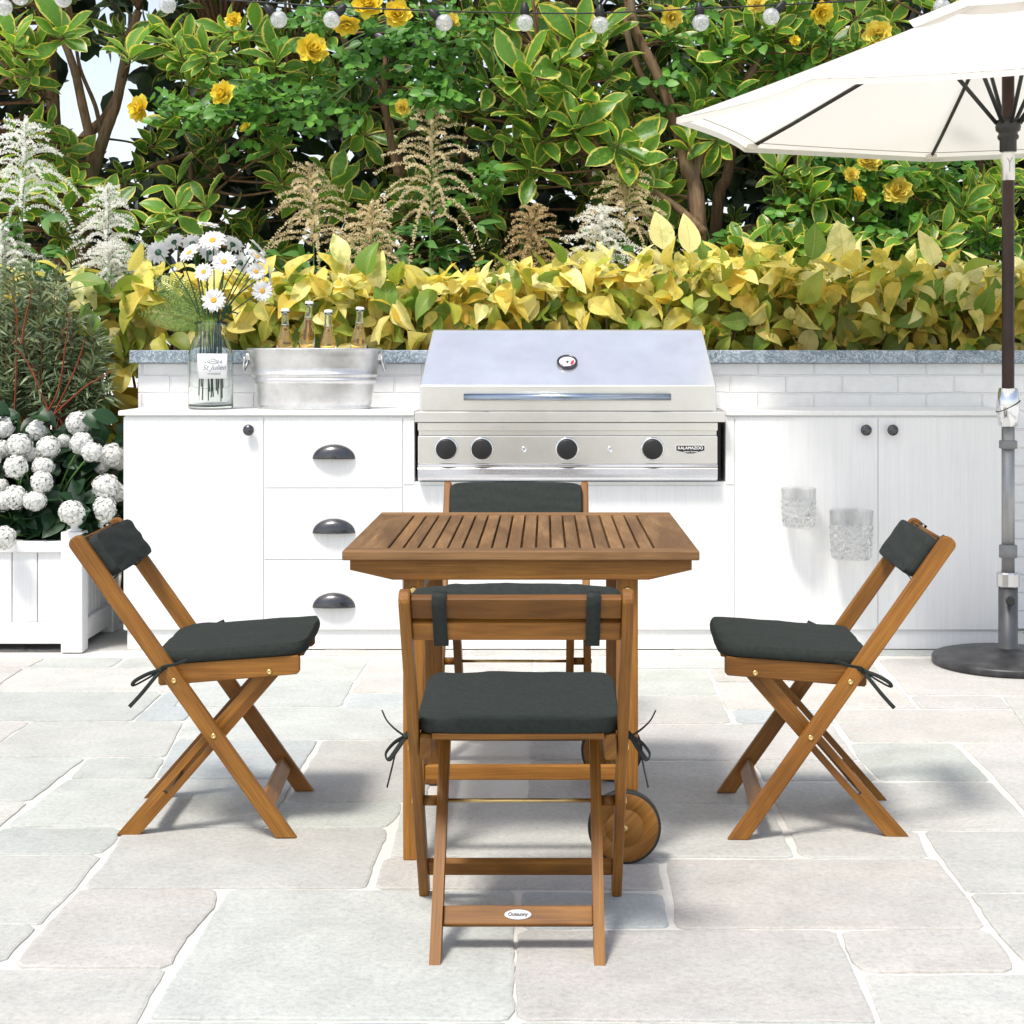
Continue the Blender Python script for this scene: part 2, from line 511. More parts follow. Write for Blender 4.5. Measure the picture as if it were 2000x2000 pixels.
TWIG = m_bark('twig_bark', (.10, .055, .03), (.26, .15, .085))
REDSTEM = m_bark('red_stem', (.16, .035, .02), (.30, .08, .04))
GREENSTEM = m_plain('green_cane', (.09, .20, .04), .5, 0, .25)
DSTEM = m_plain('dark_green_stem', (.012, .06, .03), .5, 0, .3)
GLASS = m_glass('clear_glass', (.97, .985, .975))
CRYSTAL = m_glass('cut_crystal', (.985, .99, .99), .0, 1.6, .2)
BEER = m_glass('amber_beer', (.96, .74, .36), .0, 1.33)
DARKMETAL = m_plain('charcoal_metal', (.045, .045, .042), .4, .6, .15)
POLE = m_plain('dark_brown_pole', (.045, .028, .022), .38, .5, .2)
GREYPOLE = m_plain('grey_pole_metal', (.33, .33, .33), .38, .7, .12)
BASESTONE = m_plain('dark_base', (.05, .05, .052), .42, .3, .7, 16, .3, 40)
PAPER = m_plain('white_paper', (.84, .84, .84), .6, 0, .03)
INK = m_plain('grey_ink', (.25, .25, .26), .7, 0, .1)
LV = m_leaf('variegated_leaf', 'variegated'); LG = m_leaf('golden_leaf', 'gold'); LR = m_leaf('rose_leaf', 'rose')
LS = m_leaf('plume_plant_leaf', 'spiraea'); LH = m_leaf('hydrangea_leaf', 'hydrangea'); LW = m_leaf('willow_leaf', 'willow')
LD = m_leaf('shaded_leaf', 'dark'); LF = m_leaf('fern_leaf', 'fern')
PET_W = m_petal('white_petal', (.74, .74, .73), (.86, .86, .85), .25)
PET_H = m_petal('hydrangea_petal', (.80, .80, .76), (.93, .93, .91), .35)
PET_Y = m_petal('yellow_petal', (.84, .62, .04), (.90, .80, .12), .3)
PET_O = m_petal('ochre_petal', (.70, .55, .07), (.88, .76, .18), .3)
PLUME_W = m_petal('white_plume', (.92, .91, .87), (.96, .96, .94), .6)
PLUME_T = m_petal('tan_plume', (.76, .62, .38), (.92, .84, .62), .45)
PLUME_B = m_petal('brown_plume', (.50, .36, .18), (.76, .62, .38), .4)
DAISY_C = m_plain('daisy_centre', (.62, .36, .04), .8, 0, .4, 300, .6, 400)

# ---------------------------------------------------------------- setting: sky, ground, paving
def build_setting():
    m = MB(); m.add([(-60, -60, -.0045), (60, -60, -.0045), (60, 120, -.0045), (-60, 120, -.0045)], [(0, 1, 2, 3)])
    k = NT('pale_mortar'); ob = k.coord()
    c = k.mix(k.noise(ob, 30, 5, .7), (.58, .565, .51), (.72, .70, .65))
    gm = k.done(k.bsdf(c, .9, 0, k.bump(k.noise(ob, 140, 4), .3, .006), .15))
    tag(m.build('ground', gm), kind='structure')
    Lz = lambda x, y: (x * .5, 1207.5 + y * .5)
    Rz = lambda x, y: (966 + x * .5, 1207.5 + y * .5)
    L = lambda *p: [Lz(*q) for q in p]
    R = lambda *p: [Rz(*q) for q in p]
    T = [
        L((-500, 66), (170, 66), (104, 99), (-560, 99)), L((184, 66), (468, 66), (420, 99), (116, 99)),
        L((486, 66), (793, 66), (763, 99), (440, 99)), L((805, 66), (1394, 66), (1340, 150), (745, 150)),
        L((-560, 104), (88, 104), (-48, 194), (-700, 194)), L((98, 104), (762, 104), (690, 194), (-36, 194)),
        L((738, 154), (1336, 154), (1284, 248), (662, 248)),
        L((-700, 199), (612, 199), (495, 302), (-800, 302)),
        L((628, 199), (690, 199), (655, 253), (735, 253), (692, 302), (510, 302)),
        L((747, 253), (1560, 253), (1526, 372), (662, 372)),
        L((-700, 308), (106, 308), (-84, 437), (-900, 437)), L((120, 308), (690, 308), (622, 437), (-70, 437)),
        L((664, 378), (1196, 378), (1106, 520), (588, 520)), L((1220, 378), (1660, 378), (1600, 606), (1088, 606)),
        L((-700, 443), (318, 443), (110, 604), (-900, 604)), L((336, 443), (618, 443), (575, 518), (268, 518)),
        L((258, 525), (1102, 525), (1064, 606), (1000, 702), (24, 702)),
        L((-900, 610), (106, 610), (-130, 806), (-1100, 806)),
        L((16, 707), (452, 707), (438, 755), (372, 804), (-112, 804)),
        L((474, 708), (1456, 708), (1455, 730), (1378, 932), (318, 932), (425, 800)),
        L((1066, 611), (1508, 611), (1502, 655), (1455, 703), (1012, 703)),
        L((-900, 811), (380, 811), (286, 930), (150, 1068), (-1100, 1068)),
        L((306, 938), (812, 938), (808, 1000), (700, 1125), (632, 1232), (48, 1232), (175, 1075)),
        L((-1100, 1076), (142, 1076), (14, 1210), (-1200, 1228)),
        L((-1200, 1241), (622, 1241), (502, 1449), (440, 1560), (-1400, 1560)),
        L((868, 940), (1936, 946), (1934, 1400), (1900, 1430), (568, 1424), (655, 1280)),
        L((548, 1440), (1215, 1442), (1190, 1640), (430, 1640)),
        [Lz(1240, 1442), Lz(1925, 1440), Lz(1920, 1640), Lz(1225, 1640)],
        [Lz(1528, 611), Rz(972, 620), Rz(1056, 805), Rz(1052, 817), Lz(1472, 815)],
        [Lz(1446, 823), Rz(548, 823), Rz(566, 938), Lz(1420, 934)],
        [Lz(1412, 66), Rz(80, 66), Rz(74, 195), Lz(1328, 195)], [Lz(1326, 200), Rz(72, 200), Rz(66, 250), Lz(1302, 250)],
        R((96, 66), (328, 66), (326, 104), (92, 104)), R((340, 66), (1352, 66), (1374, 103), (340, 105)),
        R((92, 110), (732, 110), (772, 203), (86, 203)), R((750, 110), (1376, 108), (1416, 154), (772, 155)),
        R((776, 160), (1438, 160), (1526, 255), (812, 257)), R((86, 208), (780, 208), (822, 311), (80, 311)),
        R((832, 262), (1192, 262), (1214, 311), (852, 311)),
        R((1386, 70), (2150, 72), (2260, 204), (1498, 204)), R((1504, 210), (1838, 210), (1876, 255), (1546, 255)),
        R((1856, 210), (2300, 210), (2420, 380), (1990, 380), (1940, 330)),
        R((1204, 262), (1884, 262), (1978, 381), (1282, 381)),
        R((76, 317), (1206, 317), (1300, 449), (70, 449)),
        R((1280, 387), (1664, 387), (1800, 528), (1392, 524), (1312, 445)),
        R((1692, 387), (2340, 387), (2600, 700), (1990, 700), (1825, 515)),
        R((70, 455), (902, 455), (938, 530), (972, 614), (60, 614)), R((920, 456), (1312, 456), (1374, 527), (952, 527)),
        R((958, 535), (1806, 535), (1930, 662), (1970, 713), (1046, 713)),
        R((1054, 720), (1526, 720), (1562, 800), (1566, 817), (1112, 817), (1080, 798)),
        R((1558, 720), (2300, 720), (2500, 945), (1716, 945), (1645, 855)),
        R((584, 825), (1596, 825), (1716, 965), (1786, 1084), (628, 1084)),
        R((1736, 956), (2500, 956), (2700, 1210), (1936, 1214), (1824, 1085)),
        R((40, 948), (566, 956), (590, 1070), (580, 1080), (36, 1084)),
        R((26, 1094), (1218, 1094), (1372, 1438), (18, 1428)),
        R((1242, 1096), (1794, 1094), (1886, 1200), (1888, 1248), (1332, 1250), (1292, 1222)),
        R((1334, 1260), (2400, 1258), (2700, 1600), (1450, 1600)),
        R((14, 1444), (1378, 1446), (1430, 1640), (8, 1640)),
    ]
    polys = [[G(*q) for q in t] for t in T]
    # the paving goes on outside the picture: nearer the eye, to both sides and behind the planter
    y = 1.0
    rr = random.Random(5)
    ymax = 2.62
    while y < ymax - .1:
        hh = min(rr.uniform(.3, .5), ymax - y); x = -3.2
        while x < 3.2:
            w = rr.uniform(.4, .9); polys.append([(x, y + hh - .012), (x + w - .014, y + hh - .012), (x + w - .014, y), (x, y)]); x += w
        y += hh
    for sgn in (-1, 1):
        y = 2.65
        while y < 6.3:
            hh = rr.uniform(.3, .45)
            x0 = 1.15 * (y + .45) * .33 + .55 + (.3 if sgn < 0 else 0.6)
            for j in range(2):
                w = rr.uniform(.6, .9)
                a, b = (x0, x0 + w - .014)
                polys.append([(sgn * a, y), (sgn * b, y), (sgn * b, y + hh - .012), (sgn * a, y + hh - .012)]); x0 += w
            y += hh
    y = 6.47
    for hh in (.3, .36, .3):
        x = -3.2
        for w in (.62, .5, .48):
            polys.append([(x, y), (x + w - .014, y), (x + w - .014, y + hh - .012), (x, y + hh - .012)]); x += w
        y += hh
    for xx in (2.03, 2.5): polys.append([(xx, 6.46), (xx + .45, 6.46), (xx + .45, 6.9), (xx, 6.9)])
    for xx in (-1.58, -.9, -.3, .5, 1.25): polys.append([(xx, 6.36), (xx + .58, 6.36), (xx + .58, 6.47), (xx, 6.47)])
    pal = [(.472, .472, .440), (.488, .480, .445), (.448, .470, .445), (.485, .468, .442), (.418, .448, .448), (.465, .484, .442), (.498, .476, .440), (.442, .458, .430)]
    vs = []; fs = []; cols = []
    for pi_, poly in enumerate(polys):
        area = sum(poly[i][0] * poly[(i + 1) % len(poly)][1] - poly[(i + 1) % len(poly)][0] * poly[i][1] for i in range(len(poly)))
        if area < 0: poly = poly[::-1]
        n = len(poly); pts = []
        for i in range(n):            # cut corners, then a wandering chipped edge
            p0, p1, p2 = Vector(poly[i - 1]), Vector(poly[i]), Vector(poly[(i + 1) % n])
            c = rr.uniform(.004, .020); c0_ = min(c, .3 * (p0 - p1).length); c1_ = min(c * rr.uniform(.6, 1.2), .3 * (p2 - p1).length)
            pts.append(p1 + (p0 - p1).normalized() * c0_); pts.append(p1 + (p2 - p1).normalized() * c1_)
        edge = []
        for i in range(len(pts)):
            a, b = pts[i], pts[(i + 1) % len(pts)]; m_ = max(1, int((b - a).length / .035)); nn = Vector((-(b - a).y, (b - a).x)).normalized()
            for j in range(m_):
                q = a.lerp(b, j / m_)
                o_ = mnoise.noise(Vector((q.x * 9, q.y * 9, pi_))) * .0045 + mnoise.noise(Vector((q.x * 38, q.y * 38, pi_ + 5))) * .004
                edge.append(q + nn * (o_ - .0035))
        cen = sum(edge, Vector((0, 0))) / len(edge)
        dz = rr.uniform(-.0012, .0012); tx, ty = rr.uniform(-.001, .001), rr.uniform(-.001, .001)
        o = len(vs); ne = len(edge)
        for q in edge: vs.append((q.x, q.y, -.0095))
        for q in edge:
            q2 = q + (cen - q).normalized() * .0025; vs.append((q2.x, q2.y, -.0016 + dz))
        for q in edge:
            q2 = q + (cen - q).normalized() * .009; vs.append((q2.x, q2.y, dz))
        for lv in range(2):
            for i in range(ne): fs.append((o + lv * ne + i, o + lv * ne + (i + 1) % ne, o + (lv + 1) * ne + (i + 1) % ne, o + (lv + 1) * ne + i))
        fs.append(tuple(o + 2 * ne + i for i in range(ne)))
        c = pal[rr.randrange(len(pal))]; kf = rr.uniform(.91, 1.08)
        cols += [(c[0] * kf, c[1] * kf, c[2] * kf, 1)] * (3 * ne)
    m = MB(); m.add(vs, fs); o = m.build('pavement', m_paving())
    ca = o.data.color_attributes.new('tile', 'FLOAT_COLOR', 'POINT'); ca.data.foreach_set('color', np.array(cols, dtype=np.float32).ravel())
    tag(o, kind='structure')


build_setting()

# ---------------------------------------------------------------- folding chairs
def rounded_bar(y0, z0, y1, z1, w, top_round=True, foot=0.0):
    """outline of a leg in the side view: foot cut level, top end rounded"""
    d = Vector((y1 - y0, z1 - z0)).normalized(); n = Vector((-d.y, d.x)) * (w / 2)
    a = Vector((y0, z0)); b = Vector((y1, z1))
    def cut(p):                                # slide along d to the floor
        return p + d * ((foot - p.y) / d.y)
    pts = [cut(a - n), cut(a + n)]
    if top_round:
        for i in range(9):
            t = PI / 2 - PI * i / 8
            pts.append(b + n * math.sin(t) + d * (w / 2 * math.cos(t)) * .8)
    else:
        pts += [b + n, b - n]
    return [(p.x, p.y) for p in pts]


YZ = lambda a, b, t: (t, a, b)


def cushion_mesh(m, fn, w, l, t, nu=26, nv=22, seed=0, edge=.62):
    """puffed box cushion; fn(u, v, h) with u, v in metres, h up"""
    def hgt(u, v):
        pu = 1 - abs(u) ** 4; pv = 1 - abs(v) ** 4
        return t / 2 * (edge + (1 - edge) * pu * pv) + mnoise.noise(Vector((u * 2.2 + seed, v * 2.2, seed))) * t * .08 + mnoise.noise(Vector((u * 5 + seed, v * 3 + u * 2, seed + 4))) * t * .05
    def corner(u, v):
        k = max(abs(u), abs(v)); f = k / (abs(u) ** 9 + abs(v) ** 9) ** (1 / 9) if k > 0 else 1.0; return u * w / 2 * f, v * l / 2 * f
    us = [math.sin(PI / 2 * (-1 + 2 * i / nu)) for i in range(nu + 1)]; vsn = [math.sin(PI / 2 * (-1 + 2 * j / nv)) for j in range(nv + 1)]
    for sgn in (1, -1):
        vs = []
        for v in vsn:
            for u in us:
                x, y = corner(u, v); vs.append(fn(x, y, hgt(u, v) if sgn > 0 else -t / 2 * edge))
        fs = []
        for j in range(nv):
            for i in range(nu):
                q = (j * (nu + 1) + i, j * (nu + 1) + i + 1, (j + 1) * (nu + 1) + i + 1, (j + 1) * (nu + 1) + i)
                fs.append(q if sgn > 0 else q[::-1])
        m.add(vs, fs, smooth=True)
    ring = [(u, -1) for u in us] + [(1, v) for v in vsn[1:]] + [(u, 1) for u in us[::-1][1:]] + [(-1, v) for v in vsn[::-1][1:-1]]
    vs = []; nr = len(ring); lev = [-1, -.5, 0, .5, 1]
    for k in lev:
        for u, v in ring:
            x, y = corner(u, v); g = 1 + (.008 / max(w, l)) * (1 - k * k) * 1.2
            vs.append(fn(x * g, y * g, k * (hgt(u, v) if k > 0 else t / 2 * edge)))
    fs = []
    for a in range(len(lev) - 1):
        for i in range(nr): fs.append((a * nr + i, a * nr + (i + 1) % nr, (a + 1) * nr + (i + 1) % nr, (a + 1) * nr + i))
    m.add(vs, fs, smooth=True)
    return ring, corner, hgt


def make_chair():
    root = empty('folding_chair', 'x', 'chair')
    pt, pb = Vector((-.310, .728)), Vector((.199, 0.0))        # post, side view (y, z)
    pd = (pt - pb).normalized()
    po = lambda z: pb + pd * ((z - pb.y) / pd.y)
    for s in (-1, 1):
        m = MB(); m.prism(rounded_bar(pb.x, pb.y, pt.x, pt.y, .041), YZ, s * .2005, s * .2225, axis=Vector((0, pd.x, pd.y)), bev=.004)
        m.build('leg', WOOD, root)
        # slotted inner leg
        a, b = Vector((-.195, 0)), Vector((.158, .404)); d = (b - a).normalized(); n = Vector((-d.y, d.x)); w = .043
        cutz = lambda p: p + d * ((0 - p.y) / d.y)
        s0, s1 = a + d * .135, a + d * .33; g = .0055
        m = MB()
        for sg in (1, -1):
            poly = [cutz(a), cutz(a + n * (sg * w / 2)), b + n * (sg * w / 2), b, s1, s1 + n * sg * g, s0 + n * sg * g, s0]
            m.prism([(p.x, p.y) for p in poly], YZ, s * .150, s * .172, axis=Vector((0, d.x, d.y)), bev=0)
        m.build('leg', WOOD, root)
        # seat rail between them
        m = MB()
        poly = [(-.117, .379), (-.112, .373), (.222, .398), (.229, .405), (.229, .440), (.224, .446), (-.112, .424), (-.118, .418)]
        m.prism(poly, YZ, s * .1745, s * .1985, axis=Vector((0, 1, 0)), bev=.003); m.build('seat_rail', WOOD, root)
        # brass bolts
        for (y, z, x) in ((po(.39).x, .39, .2225), (.155, .405, .1985), (.0225, .2535, .2225)):
            m = MB(); m.lathe([(.0068, 0), (.0068, .0018), (.0052, .003), (.0024, .003), (.002, .0016)], 14, at_axis((s * (x - .0003), y, z), (s, 0, 0)))
            m.build('bolt', BRASS, root)
        m = MB(); m.tube([(s * .172, .0225, .2535), (s * .2005, .0225, .2535)], .011, 12); m.build('spacer', WOOD, root)
    m = MB(); m.tube([(-.15, .0225, .2535), (.15, .0225, .2535)], .0042, 10); m.build('pivot_rod', BRASS, root)
    q = po(.075); m = MB(); m.board((-.2005, q.x, q.y), (.2005, q.x, q.y), .042, .016, (0, pd.x, pd.y)); m.build('front_stretcher', WOOD, root)
    a = Vector((-.195, 0)); d = Vector((.353, .404)).normalized(); q = a + d * .088
    m = MB(); m.board((-.150, q.x, q.y), (.150, q.x, q.y), .040, .014, (0, d.x, d.y)); st = m.build('rear_stretcher', WOOD, root)
    # oval maker's badge on the rear stretcher
    nrm = Vector((0, -d.y, d.x)); ctr = Vector((0, q.x, q.y)) + nrm * .0072
    M = Matrix.Translation(ctr) @ Matrix(((1, 0, 0), (0, d.x, nrm.y), (0, d.y, nrm.z))).to_4x4()
    m = MB(); m.lathe([(.0272, 0), (.0272, .0012), (.0260, .0016)], 36, M, sx=1, sy=.38); bd = m.build('badge', m_plain('silver_badge', (.50, .50, .53), .5, 0, .08), st)
    text_mesh('lettering', 'Outsunny', .0098, BLACK, bd, M @ Matrix.Translation((0, 0, .002)), extrude=.0002, bold=.0003)
    # back slats
    nb = Vector((0, pd.y, -pd.x))                               # forward normal of the back
    for z0, z1 in ((.690, .733), (.643, .682)):
        q = po((z0 + z1) / 2); m = MB(); m.board((-.2005, q.x, q.y), (.2005, q.x, q.y), (z1 - z0) / pd.y * .96, .016, (0, pd.x, pd.y)); m.build('back_slat', WOOD, root)
    # seat slats
    for i in range(6):
        y = -.098 + i * .062; z = .4265 + (y + .112) * .0655
        m = MB(); m.board((-.1740, y, z - .004), (.1740, y, z - .004), .052, .012, (0, 1, .0655)); m.build('seat_slat', WOOD, root)
    # seat cushion
    sl = Vector((0, 1, .0655)).normalized(); up = Vector((0, -.0655, 1)).normalized(); c0 = Vector((0, .062, .4262 + .174 * .0655)) + up * .0150
    fn = lambda u, v, h: c0 + Vector((u, 0, 0)) + sl * v + up * h
    m = MB(); ring, corner, hg = cushion_mesh(m, fn, .405, .366, .045, seed=3.1, edge=.66); cu = m.build('seat_cushion', CUSHION, root)
    for hh in (.55, -.6):
        pts = [fn(corner(u, v)[0] * 1.006, corner(u, v)[1] * 1.006, hh * hg(u, v)) for u, v in ring]; pts.append(pts[0])
        m = MB(); m.tube(pts, .0022, 6, cap=False); m.build('piping', CUSHION, cu)
    # back cushion hung on the upper part of the back
    q = po(.676); c1 = Vector((0, q.x, q.y)) + nb * .029; pv = Vector((0, pd.x, pd.y))
    fn2 = lambda u, v, h: c1 + Vector((u, 0, 0)) + pv * v + nb * (h - .012 * (u / .2) ** 2 * 0 + .004 * math.cos(u * 9))
    m = MB(); cushion_mesh(m, fn2, .398, .112, .036, seed=8.2, edge=.78); bc = m.build('back_cushion', CUSHION, root)
    for s in (-1, 1):
        x = s * .146
        pts = []
        for (al, of) in ((.060, .022), (.064, .006), (.0755, .001), (.0755, -.0105), (.05, -.0112), (-.02, -.0112), (-.048, -.0115), (-.060, .0), (-.056, .016)):
            pts.append(Vector((x, q.x, q.y)) + pv * al + nb * of)
        vs = []; fs = []
        for p_ in pts: vs += [p_ + Vector((-.0135, 0, 0)), p_ + Vector((.0135, 0, 0))]
        for i in range(len(pts) - 1): fs.append((2 * i, 2 * i + 1, 2 * i + 3, 2 * i + 2))
        m = MB(); m.add(vs, fs, smooth=True); o = m.build('strap', CUSHION, bc)
        md = o.modifiers.new('thick', 'SOLIDIFY'); md.thickness = .0016
    # bow ties round both posts
    for s in (-1, 1):
        k0 = Vector((s * .228, po(.425).x - .006, .418))
        m = MB()
        ribbons = [
            [(.190, -.075, .432), (.205, -.085, .428), (.224, k0.y + .012, .424), (.228, k0.y, .418)],
            [(.228, k0.y, .418), (.248, k0.y - .028, .412), (.262, k0.y - .056, .398), (.256, k0.y - .060, .386), (.242, k0.y - .03, .400), (.228, k0.y, .418)],
            [(.228, k0.y, .418), (.250, k0.y + .012, .430), (.270, k0.y + .045, .440), (.282, k0.y + .075, .452)],
            [(.228, k0.y, .418), (.244, k0.y - .018, .395), (.252, k0.y - .045, .362), (.258, k0.y - .07, .335)],
        ]
        for rb in ribbons:
            pts = [Vector((s * a, b, c)) for a, b, c in rb]
            fine = []
            for i in range(len(pts) - 1):
                p0 = pts[max(i - 1, 0)]; p1 = pts[i]; p2 = pts[i + 1]; p3 = pts[min(i + 2, len(pts) - 1)]
                for j in range(5):
                    t = j / 5
                    fine.append(.5 * ((2 * p1) + (p2 - p0) * t + (2 * p0 - 5 * p1 + 4 * p2 - p3) * t * t + (3 * p1 - p0 - 3 * p2 + p3) * t ** 3))
            fine.append(pts[-1])
            m.tube(fine, .0048, 8, sq=.35, up=(1, 0, 0))
        m.lathe([(.004, -.006), (.0075, -.002), (.0075, .002), (.004, .006)], 10, Matrix.Translation(k0))
        m.build('tie', CUSHION, cu)
    return root


chair = make_chair()
CH = [(-.056, 3.372, 0, 1.0, 'wooden folding chair seen from behind, slatted back with two straps and oval badge'),
      (-.846, 4.18, -PI / 2 + math.radians(2.5), 1.0, 'wooden folding chair beside the white planter side, facing right towards the table'),
      (.678, 4.165, PI / 2 - math.radians(2.5), 1.0, 'wooden folding chair near the parasol foot, facing left towards the table'),
      (-.0955, 4.884, PI, 1.04, 'wooden folding chair mostly hidden beyond the table, under the grill, facing out')]
for i, (x, y, rz, sc, lb) in enumerate(CH):
    o = chair if i == 0 else copy_tree(chair)
    o.location = (x, y, 0.0005); o.rotation_euler = (0, 0, rz); o.scale = (sc,) * 3
    tag(o, lb, 'chair', 'folding chairs round the table')

# ---------------------------------------------------------------- table
def make_table():
    x0, x1, y0, y1, zt = PX(645, 3.742), PX(1320, 3.742), 3.742, 4.64, .734
    xc, yc = (x0 + x1) / 2, (y0 + y1) / 2
    t = empty('trolley_table', 'rectangular slatted wooden table on legs with two wooden wheels', 'table', (xc, yc, 0))
    hw, hd = (x1 - x0) / 2, (y1 - y0) / 2
    th = .022; fr = .062
    top = MB(); z = zt - th / 2
    top.board((-hw, -hd + fr / 2, z), (hw, -hd + fr / 2, z), fr, th, (0, 1, 0)); f0 = top.build('table_top', WOOD_TOP, t)
    m = MB(); m.board((-hw, hd - fr / 2, z), (hw, hd - fr / 2, z), fr, th, (0, 1, 0)); m.build('frame_rail', WOOD_TOP, f0)
    ew = .098
    for s in (-1, 1):
        m = MB(); m.board((s * (hw - ew / 2), -hd + fr + .0008, z), (s * (hw - ew / 2), hd - fr - .0008, z), ew, th, (1, 0, 0)); m.build('frame_rail', WOOD_TOP, f0)
    n = 18; inner = 2 * (hw - ew); gap = .0050; sw = (inner - gap * (n + 1)) / n
    for i in range(n):
        xx = -hw + ew + gap + sw / 2 + i * (sw + gap)
        m = MB(); m.board((xx, -hd + fr + .0008, z - .0008), (xx, hd - fr - .0008, z - .0008), sw, th - .002, (1, 0, 0), .002); m.build('slat', WOOD_TOP, f0)
    # long aprons with raking ends
    for s in (-1, 1):
        ya = s * (hd - .03); zz = zt - th - .0005
        hwA = hw - .016
        poly = [(-hwA, zz), (hwA, zz), (hwA, zz - .024), (hwA - .10, zz - .047), (-hwA + .10, zz - .047), (-hwA, zz - .024)]
        m = MB(); m.prism(poly, lambda a, b, c: (a, c, b), ya - .011, ya + .011, axis=Vector((1, 0, 0))); m.build('apron', WOOD, t)
    for s in (-1, 1):
        m = MB(); xx = s * (hw - .13); m.board((xx, -hd + .042, zt - th - .024), (xx, hd - .042, zt - th - .024), .04, .02); m.build('apron', WOOD, t)
    m = MB(); m.board((-hw + .14, .15, zt - th - .022), (hw - .14, .15, zt - th - .022), .042, .022); m.build('shading_batten', WOOD, t)  # added unseen under the top so the slat gaps look dark
    lx = (PX(780, 3.79) - xc, PX(1184, 3.79) - xc); ly = -hd + .068; lf = ly + .665
    for ix, X in enumerate(lx):
        for s in (-1, 1):
            Y = ly if s < 0 else lf
            zb = 0.0 if ix == 0 else .05
            m = MB(); m.board((X, Y, zb), (X, Y, zt - th - .001), .050, .030, (1, 0, 0), .004); lg = m.build('leg', WOOD, t)
            if s < 0:
                for zz in ((zt - .098, .25) if ix == 0 else (zt - .098,)):
                    m = MB(); m.lathe([(.0085, 0), (.0085, .002), (.006, .0035), (.002, .0035)], 14, at_axis((X, Y - .0148, zz), (0, -1, 0))); m.build('bolt', BRASS, lg)
    for Y in (ly + .0, lf):
        m = MB(); m.board((lx[0] + .025, Y, .205), (lx[1] - .025, Y, .205), .034, .02); m.build('stretcher', WOOD, t)
    for X in lx:
        for zz in (.16, .62):
            m = MB(); m.board((X, ly + .015, zz), (X, lf - .015, zz), .04, .018); m.build('stretcher', WOOD, t)
    for s in (-1, 1):
        Y = (ly - .030) if s < 0 else (lf + .030); r = .0855
        Mx = at_axis((lx[1] - .008, Y, r), (0, -1, 0))
        m = MB(); m.lathe([(r - .006, -.013), (r - .006, .013), (r - .009, .0145), (.047, .0145), (.0455, .0125), (.0435, .0125), (.042, .0145), (.001, .0145)], 56, Mx, cap1=True)
        m.uv = [(v[0] * .7 + v[2] * .7, v[2] * .7 - v[0] * .7) for v in m.v]; w = m.build('wheel', WOOD, t)
        m = MB(); m.lathe([(r - .0065, -.012), (r - .001, -.013), (r, -.010), (r, .010), (r - .001, .013), (r - .0065, .012)], 56, Mx, cap0=False, cap1=False); m.build('tyre', RUBBER, w)
        m = MB(); m.lathe([(.008, .0), (.008, .017), (.006, .0195), (.002, .0195)], 14, Mx); m.build('axle_bolt', BRASS, w)
    m = MB(); m.tube([(lx[1] - .008, ly - .016, .0855), (lx[1] - .008, lf + .016, .0855)], .006, 10); m.build('axle', BRASS, t)


make_table()

# ---------------------------------------------------------------- outdoor kitchen: wall, cabinets, grill
DF = 6.47
XZ = lambda a, b, t: (a, t, b)


def make_wall():
    w = empty('garden_wall', 'low white painted brick wall with blue grey marble cap behind the counter', 'wall', (0, 7.0, 0))
    xa, xb = PX(260, 6.93), 3.6
    m = MB(); m.box(xa, xb, -.07, .15, 0, 1.143, .006); m.build('brickwork', BRICK, w)
    m = MB(); m.box(PX(243, 6.88), xb + .05, -.115, .19, 1.1435, 1.1985, .004); m.build('cap_stone', MARBLE, w)


make_wall()


